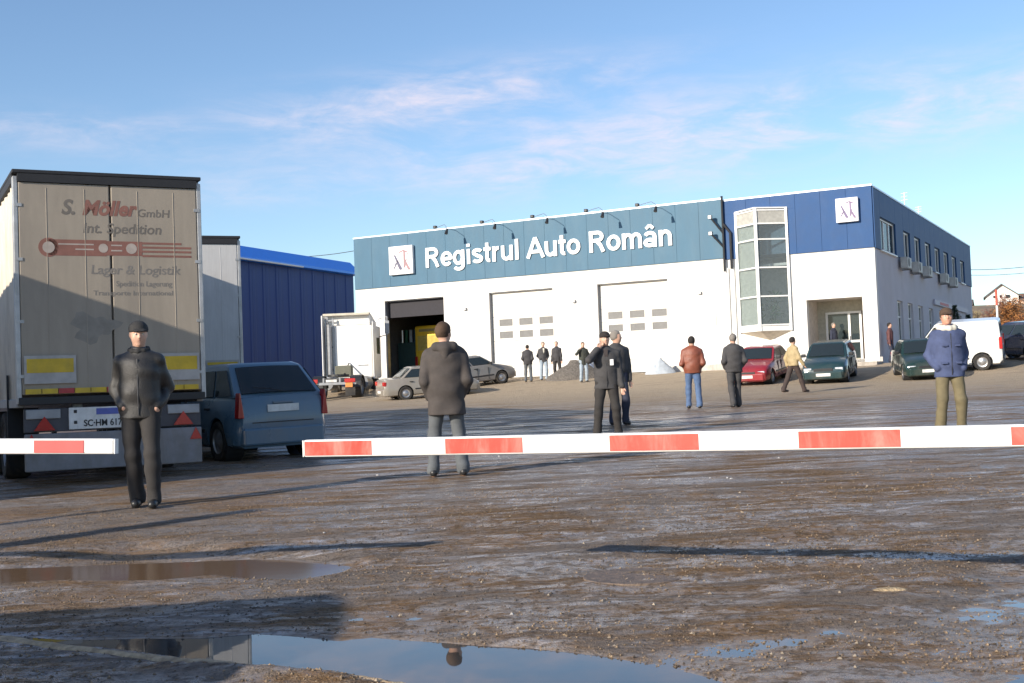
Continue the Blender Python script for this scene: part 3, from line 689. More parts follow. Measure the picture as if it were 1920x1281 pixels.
# side wall notice with red writing and small plants
t = thing('canopy_sign', 'slim sign board with red edge high on the shaded side wall', 'sign', (BLD[0]+UY[0]*18, BLD[1]+UY[1]*18, BLD[2]+3.12), -BA)
q = MB(); q.box(.02, .12, -3.2, 9.5, .0, .28); q.build('board', mat('sign_grey', (.45, .43, .5), .5), t); q = MB(); q.box(.121, .13, -1.5, 1.5, .06, .2); q.build('red_stripe', mat('sign_red', (.45, .05, .08), .5), t)

# ---------------------------------------------------------------- blue hall on the left
bh = thing('blue_hall', 'deep blue sheet metal hall with a bright azure roof fascia', 'building', (-12.11*1.3, 57*1.3, 1.73), 0); bh.scale = (1.3,)*3
d = Vector((3.83, 9.0, 0)); ln = d.length; bh.rotation_euler = (0, 0, math.atan2(d.y, d.x))
Mbh = mat('blue_sheet', (.012, .040, .175), .55, var=.08, scale=.6, stretch=(6, 6, .3)); Mbf = mat('azure_fascia', (.045, .30, .95), .35, var=.04)
q = MB(); q.box(-20, ln, .05, 14, -1.5, 6.1); q.build('wall_core', Mbh, bh)
rb = mat('blue_sheet_rib', (.035, .068, .29), .45)
wd = 1.08; k = 0; x = -6.
proto = None
while x+wd < ln:
    if proto is None:
        q = MB()
        q.prism([(0, .049), (wd-.01, .049), (wd-.01, .0), (wd-.2, .0), (wd-.25, .03), (.25, .03), (.2, .0), (0, .0)], -1.5, 5.95, 'z'); proto = q.mesh('wall_panel')
    obj('wall_panel', proto, Mbh, bh, (x, 0, 0)); x += wd
q = MB(); q.prism([(.06, 5.98), (-.34, 6.0), (-.34, 6.12), (.3, 6.72), (.6, 6.72), (.6, 5.98)], -20, ln+.15, 'x'); q.build('roof_fascia', Mbf, bh)
q = MB(); q.box(-20, ln+.1, .6, 14, 6.1, 6.6); q.build('roof', Mbf, bh)
q = MB(); q.tube([(-20, -.40, 6.02), (4.2, -.40, 6.0)], .045, 8); q.build('gutter', M_frame, bh, smooth=True)

# ---------------------------------------------------------------- wheels
def wheel_meshes(r, wd, key, _c={}):
    if key in _c: return _c[key]
    q = MB(); h = wd/2
    q.lathe([(r*.62, -h*.8), (r*.80, -h), (r*.94, -h*.95), (r, -h*.6), (r, h*.6), (r*.94, h*.95), (r*.80, h), (r*.62, h*.8)], 'x', 32); ty = q.mesh('tyre', True, angle=50)
    ty.materials.append(M_rubber)
    q = MB(); q.lathe([(r*.64, -h*.86), (r*.60, -h*.55), (r*.60, h*.45), (r*.64, h*.86)], 'x', 32)
    for sg in (-1, 1):
        a = sg*h*.62
        q.lathe([(r*.60, a), (r*.46, a-sg*.012), (r*.2, a+sg*.03), (r*.13, a+sg*.035), (.001, a+sg*.035)], 'x', 32)
    for j in range(6):
        t = j*math.pi/3
        for sg in (-1, 1): q.ico((sg*h*.72, r*.24*math.cos(t), r*.24*math.sin(t)), r*.035, 1)
    rm = q.mesh('rim', True, angle=30); rm.materials.append(M_rim)
    _c[key] = (ty, rm); return _c[key]
def add_wheel(root, x, y, r, wd, key, name='wheel'):
    ty, rm = wheel_meshes(r, wd, key); w_ = obj(name, ty, None, root, (x, y, r)); obj('rim', rm, None, w_); return w_
def boolean_cut(me, cuts, name):
    a = bpy.data.objects.new('tmp', me); COL.objects.link(a)
    q = MB()
    for c in cuts: q.cyl(*c, n=28)
    b = bpy.data.objects.new('cut', q.mesh('cut')); COL.objects.link(b)
    md = a.modifiers.new('b', 'BOOLEAN'); md.operation = 'DIFFERENCE'; md.object = b; md.solver = 'EXACT'
    dg = bpy.context.evaluated_depsgraph_get(); r = bpy.data.meshes.new_from_object(a.evaluated_get(dg)); r.name = name
    bpy.data.objects.remove(a); bpy.data.objects.remove(b)
    return r
def paint(name, col, dirt=.35, rough=.28): return mat(name, col, rough, 0, var=.05, scale=1.2, dirt=(.23, .19, .15), dirt_amt=dirt, coat=.6)

def car(name, label, cat, x, y, rz, kind, L, Wd, H, m, r=.30, group=None, plate=None, tail_h=None, zoff=0.):
    t = thing(name, label, cat, (x, y, gz(x, y)+zoff), rz, group)
    # tilt with the ground
    fy = Vector((-math.sin(rz), math.cos(rz))); s_ = (gz(x+fy.x, y+fy.y)-gz(x-fy.x, y-fy.y))/2
    fx = Vector((math.cos(rz), math.sin(rz))); s2 = (gz(x+fx.x, y+fx.y)-gz(x-fx.x, y-fx.y))/2
    Zr = Matrix.Rotation(rz, 3, 'Z') @ Matrix.Rotation(math.atan(s_), 3, 'X') @ Matrix.Rotation(-math.atan(s2), 3, 'Y'); t.rotation_euler = Zr.to_euler()
    h = L/2; w = Wd/2; zb = .20
    if kind == 'hatch': top = [(-h, .80), (-h+.04, .96), (-h+.35, 1.0), (.20*L, .98), (.28*L, .93), (h-.45, .82), (h-.15, .72), (h-.04, .60), (h, .48)]
    elif kind == 'mpv': top = [(-h, .86), (-h+.05, .96), (-h+.3, .98), (.22*L, 1.03), (.32*L, .96), (h-.35, .84), (h-.12, .72), (h-.03, .60), (h, .48)]
    elif kind == 'van': top = [(-h, .95), (-h+.03, 1.15), (-h+.3, 1.15), (.26*L, 1.12), (.34*L, 1.06), (h-.35, .92), (h-.12, .78), (h-.03, .64), (h, .5)]
    else: top = [(-h, .74), (-h+.05, .90), (-h+.2, .94), (-.24*L, .96), (.16*L, .93), (.24*L, .89), (h-.5, .78), (h-.18, .68), (h-.05, .58), (h, .46)]
    ys = sorted(set([a for a, _ in top]+[-h+.12, -h*.6, -h*.3, 0., h*.3, h*.6, h-.1]))
    ta = np.array(top); b = MB(); rings = []
    for yy in ys:
        zt = float(np.interp(yy, ta[:, 0], ta[:, 1])); e = min(yy+h, h-yy)
        k = .86+.14*min(1, (e/.42))**.5 if yy > 0 else (.90 if kind != 'mpv' else .82)+(.10 if kind != 'mpv' else .18)*min(1, (e/.36))**.5
        ww = w*k; zbb = zb+(.10 if e < .05 else 0)
        zs = min(zt-.06, .56)
        half = [(0, zbb), (ww*.86, zbb), (ww*.96, zbb+.05), (ww*.99, zbb+.16), (ww, max(zs-.1, zbb+.18)), (ww*.985, max(zs, zbb+.2)), (ww*.95, max(zt-.05, zbb+.22)), (ww*.90, max(zt-.005, zbb+.24)), (ww*.60, max(zt+.02, zbb+.25)), (0, max(zt+.03, zbb+.26))]
        rings.append([(px, yy, pz) for px, pz in half]+[(-px, yy, pz) for px, pz in half[-2:0:-1]])
    vs = [p for rg in rings for p in rg]; n = len(rings[0])
    fs = [(i*n+j, i*n+(j+1) % n, (i+1)*n+(j+1) % n, (i+1)*n+j) for i in range(len(rings)-1) for j in range(n)]
    fs += [tuple(range(n)), tuple((len(rings)-1)*n+j for j in range(n))[::-1]]
    b.add(vs, fs)
    wb = .30*L; fa = h-.80 if kind != 'van' else h-.78; ra = -h+.72 if kind != 'sedan' else -h+.92
    cuts = [((sg*w*.62, yy, r), (sg*w*1.2, yy, r), r+.055) for sg in (-1, 1) for yy in (fa, ra)]
    me = boolean_cut(b.mesh('body'), cuts, 'body'); me.shade_smooth(); me.set_sharp_from_angle(angle=R_(38)); obj('body', me, m, t)
    for sg in (-1, 1):
        for yy in (fa, ra): q = MB(); q.lathe([(r+.05, sg*w*.60), (r+.05, sg*w*.95)], 'x', 24, (0, yy, r)); q.build('wheel_arch', M_black, t)
    for sg in (-1, 1):
        for yy in (fa, ra): add_wheel(t, sg*(w-.11), yy, r, .19, 'car%.2f' % r)
    # greenhouse
    if kind == 'hatch': base = (-h+.10, .24*L); rf = (-h+.42, .06*L)
    elif kind == 'mpv': base = (-h+.05, .33*L); rf = (-h+.60, .08*L)
    elif kind == 'van': base = (-h+.02, .34*L); rf = (-h+.08, .17*L)
    else: base = (-.33*L, .21*L); rf = (-.20*L, .05*L)
    zbelt = float(np.interp(base[0]+.3, ta[:, 0], ta[:, 1]))-.03
    wbase = w*.925; wr = w*(.76 if kind not in ('van',) else .84); zr = H-.05
    P = lambda sx, yy, zz: Vector((sx, yy, zz))
    bl, br, fl, frr = P(-wbase, base[0], zbelt), P(wbase, base[0], zbelt), P(-wbase, base[1], zbelt-.03), P(wbase, base[1], zbelt-.03)
    tbl, tbr, tfl, tfr = P(-wr, rf[0], zr), P(wr, rf[0], zr), P(-wr, rf[1], zr), P(wr, rf[1], zr)
    q = MB(); nr = 8; vs = []
    lev = [(0, 0), (1, 0), (1.0, 1)]
    ring0 = [bl, br, frr, fl]; ring1 = [tbl, tbr, tfr, tfl]
    ring2 = [P(-wr*.86, rf[0]+.10, H-.012), P(wr*.86, rf[0]+.10, H-.012), P(wr*.86, rf[1]-.12, H-.012), P(-wr*.86, rf[1]-.12, H-.012)]
    q.add(ring0+ring1+ring2, [(0, 1, 5, 4), (1, 2, 6, 5), (2, 3, 7, 6), (3, 0, 4, 7), (4, 5, 9, 8), (5, 6, 10, 9), (6, 7, 11, 10), (7, 4, 8, 11), (8, 9, 10, 11), (0, 3, 2, 1)])
    q.build('roof', m, t, bevel=.045 if kind != 'mpv' else .075, smooth=kind == 'mpv', angle=28)
    q = MB(); q.patch((frr, fl, tfl, tfr), .06, .94, .10, .93, nu=6, bulge=.03); q.build('windshield', M_darkglass, t, smooth=True)
    if kind == 'van':
        q = MB(); q.patch((bl, br, tbr, tbl), .08, .48, .35, .88, nu=2); q.patch((bl, br, tbr, tbl), .52, .92, .35, .88, nu=2); q.build('rear_window', M_darkglass, t)
        sw = [(.70, .985)]
    else:
        q = MB(); q.patch((bl, br, tbr, tbl), .08, .92, .12, .90, nu=6, bulge=.03); q.build('rear_window', M_darkglass, t, smooth=True)
        sw = {'hatch': [(.05, .25), (.28, .58), (.61, .97)], 'mpv': [(.03, .24), (.27, .60), (.63, .98)], 'sedan': [(.05, .46), (.50, .97)]}[kind]
    for (A, B_, C, D) in ((br, frr, tfr, tbr), (fl, bl, tbl, tfl)):
        flip = A is fl
        for a, b_ in sw:
            if flip: a, b_ = 1-b_, 1-a
            q = MB(); q.patch((A, B_, C, D), a, b_, .10, .86, nu=3); q.build('side_window', M_darkglass, t)
    # lamps, bumpers, plates, mirrors, handles
    zf = float(np.interp(h-.12, ta[:, 0], ta[:, 1]))
    for sg in (-1, 1):
        q = MB(); q.box(sg*w*.50, sg*w*.86, h-.16, h-.02, zf-.20, zf-.04) if sg > 0 else q.box(sg*w*.86, sg*w*.50, h-.16, h-.02, zf-.20, zf-.04)
        q.build('headlight', M_clear_lamp, t, bevel=.035)
        if kind in ('mpv',):
            q = MB(); x0, x1 = sorted((sg*w*.80, sg*w*.91)); q.prism([(x0-.01, .66), (x1, .66), (x1-.03, 1.04), (x0+.04, 1.05)] if sg > 0 else [(x0, .66), (x1+.01, .66), (x1-.04, 1.05), (x0+.03, 1.04)], -h-.035, -h+.12)
        elif kind == 'van':
            q = MB(); x0, x1 = sorted((sg*w*.82, sg*w*.97)); q.box(x0, x1, -h-.02, -h+.1, .78, 1.22)
        else:
            q = MB(); x0, x1 = sorted((sg*w*.58, sg*w*.93)); q.box(x0, x1, -h-.02, -h+.1, .66, .84)
        q.build('tail_light', M_red_lamp, t, bevel=.02)
        q = MB(); yy = base[1]-.32; q.box(*sorted((sg*(w-.04), sg*(w+.14))), yy-.04, yy+.06, zbelt-.0, zbelt+.13); q.build('wing_mirror', M_black if kind != 'mpv' else m, t, bevel=.03)
        for yy in ((-.02*L, -.22*L) if kind != 'van' else (.12*L,)):
            q = MB(); q.box(*sorted((sg*(w-.03), sg*(w+.012))), yy-.09, yy+.07, zbelt-.16, zbelt-.125); q.build('door_handle', M_black, t, bevel=.008)
        q = MB(); q.box(*sorted((sg*(w-.02), sg*(w+.010))), ra+r+.12, fa-r-.12, .44, .50); q.build('side_strip', M_black, t, bevel=.008)
        for yy in ((base[1]-.42, .0, ) if kind != 'van' else (base[1]-.42,)):
            q = MB(); q.box(*sorted((sg*(w-.03), sg*(w+.0035))), yy-.006, yy+.006, .30, .86); q.build('door_seam', M_black, t)
    for yy, nm in ((h, 'front_bumper'), (-h, 'rear_bumper')):
        q = MB(); s2 = 1 if yy > 0 else -1
        q.prism([(-w*.93, -.22), (-w*.80, 0), (w*.80, 0), (w*.93, -.22), (w*.93, -.3), (-w*.93, -.3)], .24, .50, 'z')
        q.v = [(vx, yy+s2*(vy+.045), vz) for vx, vy, vz in q.v]
        q.build(nm, m if kind == 'mpv' else (m if kind in ('hatch', 'sedan') else mat('bumper_plastic', (.055, .055, .058), .6)), t, bevel=.03)
    if kind in ('mpv', 'hatch', 'van'):
        q = MB(); q.tube([(0, base[0]-.03, zbelt+.10), (-w*.25, base[0]+.0, zbelt+.15), (-w*.55, base[0]+.01, zbelt+.17)], .008, 6); q.build('wiper', M_black, t)
        q = MB(); q.box(-w*.62, w*.62, -h-.006, -h+.02, .575, .59); q.build('tailgate_seam', M_black, t)
        q = MB(); q.box(-.17, .17, -h-.03, -h+.02, .86, .90); q.build('tailgate_handle', m, t, bevel=.01)
    q = MB(); q.box(-w*.42, w*.42, h-.03, h+.012, zf-.17, zf-.06); q.build('grille', M_black, t, bevel=.01)
    q = MB(); q.box(-.26, .26, h+.047, h+.058, .34, .45); q.build('number_plate', M_plate, t)
    zpl = .34 if kind != 'mpv' else .74
    yb = -h-.058 if kind != 'mpv' else -h-.02
    q = MB(); q.box(-.26, .26, yb, yb+.011, zpl, zpl+.11); q.build('number_plate', M_plate, t)
    return t

car('blue_hatchback', 'dusty blue hatchback seen from behind in the shade of the truck trailers', 'car', -4.66, 20.75, R_(35), 'mpv', 3.85, 1.64, 1.52, paint('paint_blue', (.085, .165, .245), .3), r=.31)
car('green_hatchback', 'dark green car facing the camera in front of the entrance recess', 'car', 12.15, 47.6, R_(180-22), 'hatch', 3.9, 1.66, 1.48, paint('paint_green', (.012, .040, .045), .25), r=.29)
car('red_sedan', 'red car facing the camera, half hidden by the man in the dark jacket', 'car', 9.9, 49.5, R_(180-28), 'sedan', 4.1, 1.66, 1.40, paint('paint_red', (.28, .018, .028), .3), r=.29)
car('silver_sedan', 'silvery beige sedan parked beside the white truck cab at the open garage door', 'car', -3.75, 54.6, R_(-70), 'sedan', 4.3, 1.70, 1.42, paint('paint_silver', (.27, .25, .22), .5), r=.30)
car('grey_hatchback', 'dusty grey car parked at the wall, right of the man in the hooded coat', 'car', -2.0, 58.5, R_(-62), 'hatch', 4.1, 1.68, 1.46, paint('paint_grey', (.21, .20, .195), .5), r=.30)
car('dark_sedan', 'dark green sedan front behind the man in the blue coat', 'car', 15.15, 46.2, R_(180-10), 'sedan', 4.2, 1.70, 1.40, paint('paint_darkgreen', (.012, .035, .032), .25), r=.29)
car('white_van', 'white panel van seen from the side behind the man in the blue coat', 'van', 16.95, 47.6, R_(66), 'van', 3.45, 1.78, 1.86, paint('paint_white', (.78, .78, .76), .12), r=.32)
car('dark_hatchback', 'dark blue car with red tail lamps at the right edge beyond the white van', 'car', 20.3, 49.5, R_(20), 'hatch', 4.0, 1.68, 1.50, paint('paint_navy', (.02, .03, .06), .3), r=.30)
car('red_hatchback', 'small red car at the far right edge behind the dark blue car', 'car', 23.0, 53.5, R_(75), 'hatch', 3.8, 1.62, 1.46, paint('paint_scarlet', (.35, .03, .02), .3), r=.28)
# a dark van parked just outside the frame on the left: it throws the shade in the lower left corner
car('grey_van', 'dark grey van parked left of the gate, only its shade reaches into view', 'van', -5.35, 3.35, R_(-84), 'van', 4.6, 1.8, 1.75, paint('paint_darkgrey', (.06, .062, .07), .3), r=.32)

# ---------------------------------------------------------------- semi-trailers
M_tarp = mat('trailer_door_grey', (.35, .30, .24), .6, var=.08, scale=1.4, bump=.05, dirt=(.23, .20, .17), dirt_amt=.6, stretch=(3, 1, .5))
M_curtain = mat('trailer_curtain', (.66, .60, .50), .65, var=.08, dirt=(.35, .3, .24), dirt_amt=.5, stretch=(1, 1, .5))
M_seal = mat('trailer_seal', (.02, .021, .025), .7)
M_alu = mat('aluminium', (.50, .50, .50), .45, .5, dirt=(.25, .22, .18), dirt_amt=.5)
M_yellow = mat('marker_yellow', (.62, .42, .03), .45, dirt=(.3, .24, .1), dirt_amt=.3)
M_mred = mat('marker_red', (.42, .05, .05), .45)
def trailer(x, y, rz, label, z=None, W=2.40, L=13.2, Ht=4.03, lettered=True, door=None):
    t = thing('semi_trailer', label, 'trailer', (x, y, gz(x, y) if z is None else z), rz)
    w = W/2; md = door or M_tarp
    q = MB(); q.box(-w+.06, w-.06, .07, L-.05, 1.2, Ht-.06); q.build('box_body', md, t)
    for sg in (-1, 1):
        q = MB(); n = 120; ys = [.16+(L-.3)*i/n for i in range(n+1)]; vs = []
        for yy in ys:
            o = .010*math.sin(yy*16.0)+.006*math.sin(yy*5.1)
            vs += [(sg*(w-.035+o), yy, 1.12), (sg*(w-.03+o), yy, 2.4), (sg*(w-.035+o), yy, Ht-.14)]
        q.add(vs, [(3*i, 3*i+3, 3*i+4, 3*i+1) for i in range(n)]+[(3*i+1, 3*i+4, 3*i+5, 3*i+2) for i in range(n)]); q.build('side_curtain', M_curtain if door is None else md, t, smooth=True)
        q = MB(); q.box(*sorted((sg*(w-.06), sg*w)), .0, .13, 1.05, Ht-.06); q.build('corner_post', M_alu, t, bevel=.01)
        q = MB(); q.box(*sorted((sg*(w-.08), sg*(w+.005))), .13, L, Ht-.14, Ht-.02); q.build('roof_rail', M_seal if sg < 0 else M_alu, t, bevel=.01)
        q = MB(); q.box(*sorted((sg*(w-.10), sg*(w-.01))), .13, L, 1.0, 1.12); q.build('side_rail', M_steel, t, bevel=.01)
        for k in range(9):
            yy = 1.2+k*1.35; q = MB(); q.box(*sorted((sg*(w-.02), sg*(w+.008))), yy-.025, yy+.025, .98, 1.45); q.build('curtain_strap', M_seal, t)
        for yy in (2.2, 3.5, 4.8): add_wheel(t, sg*(w-.2), yy, .48, .36, 'truck')
        q = MB(); q.box(*sorted((sg*(w-.42), sg*(w-.02))), 1.45, 1.52, .35, 1.0); q.build('mudguard', M_seal, t)
    q = MB()
    for yy in (2.2, 3.5, 4.8): q.cyl((-w+.2, yy, .48), (w-.2, yy, .48), .09, n=10)
    q.box(-.5, -.38, .2, L-.5, .8, 1.05); q.box(.38, .5, .2, L-.5, .8, 1.05); q.build('chassis', M_steel, t)
    q = MB(); q.box(-.55, -.45, L-3.2, L-3.0, .0, .9); q.box(.45, .55, L-3.2, L-3.0, .0, .9); q.build('landing_leg', M_steel, t)
    q = MB(); q.box(-w-.005, w+.005, -.01, L, Ht-.02, Ht+.03); q.build('roof', M_seal, t, bevel=.01)
    q = MB(); q.box(-w+.06, w-.06, -.02, .065, Ht-.13, Ht-.025); q.build('roof_seal', M_seal, t)
    for a, b_ in ((-w+.065, -.012), (.012, w-.065)):
        q = MB(); q.box(a, b_, .0, .068, 1.16, Ht-.135); dr = q.build('rear_door', md, t, bevel=.012)
        for u in (.30, .72):
            xx = a+(b_-a)*u; q = MB(); q.tube([(xx, .001, 1.2), (xx, .001, Ht-.2)], .005, 8)
            q.build('lock_bar', md, dr)
        for zz in (1.4, 2.1, 2.9, 3.6):
            q = MB(); xo = a if a < -.1 else b_; q.box(xo-.04, xo+.04, -.007, -.001, zz-.02, zz+.02); q.build('hinge', M_alu, dr)
        q = MB(); xc = (a+b_)/2; x0, x1 = (-w+.09, -w+.72) if a < -.1 else (w-.72, w-.09)
        q.box(x0, x1, -.032, -.02, 1.30, 1.66); bd = q.build('marker_board', mat('board_grey', (.42, .40, .38), .6), dr)
        q = MB(); q.box(x0+.03, x1-.03, -.036, -.0325, 1.44, 1.62); q.build('marker_yellow', M_yellow, bd)
    n = 11
    for k in range(n):
        a = -w+.10+(W-.2)*k/n; q = MB(); q.box(a, a+(W-.2)/n-.01, -.04, -.001, 1.17, 1.235); q.build('marker_strip', M_mred if k % 3 == 2 else M_yellow, t)
    q = MB(); q.box(-w+.02, w-.02, -.03, .2, 1.03, 1.13); q.build('rear_sill', M_black, t, bevel=.01)
    q = MB(); q.box(-w+.08, w-.08, .02, .10, .68, .98); lb = q.build('light_panel', mat('panel_dark', (.07, .07, .08), .6), t, bevel=.01)
    for sg in (-1, 1):
        q = MB(); q.box(*sorted((sg*(w-.52), sg*(w-.10))), -.01, .018, .85, .97); q.build('lamp_cover', mat('cover_grey', (.33, .34, .35), .5), lb, bevel=.01)
        q = MB(); xc = sg*(w-.32); q.prism([(xc-.13, .70), (xc+.13, .70), (xc, .88)], -.025, .019); q.build('triangle_reflector', M_red_lamp, lb)
        q = MB(); xc = sg*(w-.16); q.prism([(xc-.08, .50), (xc+.08, .50), (xc, .66)], -.035, -.022); q.build('triangle_reflector', M_red_lamp, t)
    q = MB(); q.box(-w+.08, w-.08, -.02, .06, .18, .66); q.build('underrun_panel', mat('underrun_grey', (.21, .21, .225), .55, dirt=(.15, .13, .11), dirt_amt=.6), t, bevel=.015)
    if lettered:
        q = MB(); q.box(-w+.62, -w+1.42, -.012, .019, .70, .98); pl = q.build('number_plate', M_plate, lb, bevel=.004)
        q = MB(); q.box(-w+.96, -w+1.40, -.016, -.0125, .88, .96); q.build('plate_blue_box', mat('plate_blue', (.10, .13, .42), .5), pl)
        q = MB()
        for cx_, cz_ in ((-w+.70, .93), (-w+.70, .79)): q.box(cx_-.02, cx_+.02, -.016, -.0125, cz_-.02, cz_+.02)
        q.build('plate_mark', M_black, pl)
        for s_, z_ in (('SCHWARZ', .74),):
            tm = text_mesh('SC·HM 617', .12, .002, .002, sx=.85); obj('plate_lettering', tm, M_black, pl, (-w+.80, -.0165, .735))
        Mt = mat('print_grey', (.17, .15, .13), .7); Mr = mat('print_red', (.25, .115, .090), .7); Mf = mat('print_faded', (.22, .20, .18), .7)
        def T(s_, size, xx, zz, m_, off=0., shear=0., sx=1., al='LEFT'):
            tm = text_mesh(s_, size, .0004, off, al, shear, sx)
            obj('lettering', tm, m_, t, (xx, -.0016, zz))
        T('S.', .27, -.62, 3.50, Mt, .008, .25, .95); T('Möller', .27, -.36, 3.50, Mr, .010, .25, .95); T('GmbH', .15, .34, 3.49, Mt, .001, .1, 1.05)
        T('Int. Spedition', .19, -.36, 3.26, Mt, .002, .15, 1.0)
        T('Lager & Logistik', .17, -.27, 2.72, Mf, .002, .1, 1.05)
        T('Spedition Lagerung', .10, .05, 2.56, Mf, .001, 0, .95); T('Transporte International', .09, -.24, 2.44, Mf, .001, 0, 1.15)
        q = MB()
        def cyl_disc(cx_, cz_, r_, y_): q.cyl((cx_, -.0195, cz_), (cx_, y_, cz_), r_, n=24)
        q.cyl((-.78, -.001, 3.06), (-.78, -.002, 3.06), .125, n=28)
        q.box(-.78, -.06, -.002, -.001, 2.955, 3.165); q.box(-.06, .40, -.0018, -.001, 2.965, 3.155)
        for k, (x1_, z_) in enumerate(((.92, 3.135), (1.05, 3.08), (1.05, 3.025), (1.05, 2.965))): q.box(.40, x1_, -.0018, -.001, z_-.014, z_+.014)
        q.build('logo_bar', Mr, t)
        q = MB()
        for cx_, r_ in ((-.78, .075), (-.10, .06), (.26, .07)): q.cyl((cx_, -.0022, 3.06), (cx_, -.0034, 3.06), r_, n=24)
        for z_, a, b_ in ((3.105, -.66, -.22), (3.04, -.45, -.22), (3.10, .0, .14), (3.03, .0, .14)): q.box(a, b_, -.0034, -.0022, z_-.009, z_+.009)
        q.build('logo_hub', mat('print_pale', (.42, .36, .32), .7), t)
        # torn patch, darker stain on the left door
        q = MB(); pts = []
        for k in range(26):
            a = 2*math.pi*k/26; r_ = .22*(1+.28*math.sin(3*a+1)+.16*math.sin(7*a)); pts.append((-.25+r_*1.25*math.cos(a), 2.02+r_*.8*math.sin(a)))
        q.prism(pts, -.0016, -.001); q.build('stain', mat('stain_dark', (.27, .245, .21), .8), t)
    return t
trailer(-5.24, 16.33, R_(27.5), 'grey semi-trailer with red and grey haulage lettering, its back half in shade')
M_t2 = mat('trailer_door_white', (.56, .55, .54), .55, var=.05, dirt=(.4, .38, .36), dirt_amt=.4, stretch=(6, 1, .3))
trailer(-6.33, 23.55, R_(22), 'plain pale grey semi-trailer parked just behind the lettered one', W=2.44, Ht=4.03, lettered=False, door=M_t2)
trailer(-9.02, 11.82, R_(34.2), 'curtain-sided semi-trailer at the far left, shading the lettered trailer', L=13.2, lettered=False)

# ---------------------------------------------------------------- white tractor unit
tx, ty_ = -8.2, 58.0
t = thing('truck_cab', 'white truck tractor seen from behind in front of the open garage door', 'truck', (tx, ty_, gz(tx, ty_)+.02), -R_(5))
M_cab = mat('cab_white', (.80, .79, .77), .35, var=.04, dirt=(.5, .45, .38), dirt_amt=.25)
q = MB(); q.box(-1.15, 1.15, 2.6, 4.9, .95, 3.55); q.build('cab', M_cab, t, bevel=.09)
q = MB(); q.prism([(2.75, 3.56), (4.5, 3.56), (4.2, 3.8), (3.2, 4.12), (2.75, 4.12)], -1.05, 1.05, 'x'); q.build('roof_deflector', M_cab, t, bevel=.06)
q = MB(); q.box(-1.25, -1.2, 2.25, 3.6, .9, 4.05); q.build('side_fairing', M_cab, t, bevel=.02)
q = MB(); q.box(1.2, 1.25, 2.5, 3.3, .9, 3.7); q.build('side_fairing', M_cab, t, bevel=.02)
q = MB(); q.box(-1.2, 1.1, 2.4, 2.7, 4.02, 4.14); q.build('fairing_bar', mat('fairing_beige', (.5, .46, .38), .6), t, bevel=.02)
q = MB()
for xx in (-1.1, -.72): q.box(xx-.03, xx+.03, 2.5, 2.58, 1.0, 3.9)
for zz in (1.4, 2.5, 3.8): q.box(-1.1, -.72, 2.51, 2.57, zz-.03, zz+.03)
q.tube([(-.9, 2.4, .8), (-.9, 2.4, 3.6)], .11, 12); q.build('exhaust_stack', M_steel, t)
q = MB(); q.box(-.42, -.34, -1.2, 4.5, .7, .95); q.box(.34, .42, -1.2, 4.5, .7, .95); q.box(-1.15, 1.15, -1.25, -1.13, .62, .74); q.build('chassis', M_steel, t, bevel=.01)
q = MB(); q.cyl((0, .2, 1.02), (0, .2, 1.12), .5, n=20); q.build('fifth_wheel', M_black, t)
q = MB(); q.tube([(-.2, 2.55, 1.5), (-.25, 2.0, 1.15), (-.3, 1.2, 1.2), (-.2, .9, 1.1)], .03, 8); q.tube([(.1, 2.55, 1.6), (.15, 1.9, 1.2), (.2, 1.2, 1.3), (.1, .9, 1.1)], .03, 8); q.tube([(.0, 2.55, 1.7), (0, 1.9, 1.4), (.05, 1.2, 1.45), (.1, 1.0, 1.15)], .03, 8); q.build('air_hose', M_black, t, smooth=True)
for sg in (-1, 1):
    add_wheel(t, sg*.88, .2, .48, .52, 'truckd'); add_wheel(t, sg*.98, 3.9, .48, .3, 'truck')
    q = MB(); n = 12; pr = [(.2+.58*math.cos(math.pi*k/n), .50+.58*math.sin(math.pi*k/n)) for k in range(n+1)]+[(.2+.54*math.cos(math.pi*k/n), .50+.54*math.sin(math.pi*k/n)) for k in range(n, -1, -1)]
    q.prism(pr, *sorted((sg*.62, sg*1.16)), 'x'); q.build('mudguard', M_black, t)
    q = MB(); q.box(*sorted((sg*.62, sg*1.12)), -1.32, -1.25, .72, .90); lp = q.build('tail_lamp', M_red_lamp, t, bevel=.02)
    q = MB(); q.box(*sorted((sg*.66, sg*1.0)), -1.34, -1.315, .50, .71); q.build('indicator_panel', mat('orange_panel', (.65, .25, .07), .35), lp, bevel=.01)
    q = MB(); q.box(*sorted((sg*.64, sg*1.1)), -1.3, -1.27, .12, .5); q.build('mud_flap', M_rubber, t)
    q = MB(); q.tube([(sg*1.15, 4.4, 3.9), (sg*1.62, 4.3, 4.0), (sg*1.62, 4.3, 3.1), (sg*1.15, 4.4, 3.0)], .03, 8); q.box(sg*1.6-.11, sg*1.6+.11, 4.27, 4.35, 3.15, 3.8); q.build('wing_mirror', M_steel, t)
q = MB(); q.box(-.25, .25, -1.275, -1.262, .76, .87); q.build('number_plate', M_plate, t)
q = MB(); q.box(-1.15, -1.02, 2.57, 2.6, 2.4, 2.5); q.box(.45, .95, 2.58, 2.6, 1.55, 1.6); q.build('cab_vent', M_steel, t)
for sg in (-1, 1):
    q = MB(); q.cyl((sg*.85, 1.3, .72), (sg*.85, 2.5, .72), .33, n=20); q.build('fuel_tank', M_steel, t, smooth=True)
    q = MB(); q.box(*sorted((sg*1.149, sg*1.158)), 3.7, 4.55, 2.15, 2.95); q.build('side_window', M_darkglass, t)
    q = MB(); q.box(*sorted((sg*1.149, sg*1.156)), 3.6, 3.62, 1.0, 3.3); q.build('door_seam', M_black, t)
q = MB(); q.box(-.35, .45, 1.0, 1.4, 1.0, 1.55); q.build('battery_box', mat('olive_box', (.12, .12, .09), .7), t, bevel=.04)
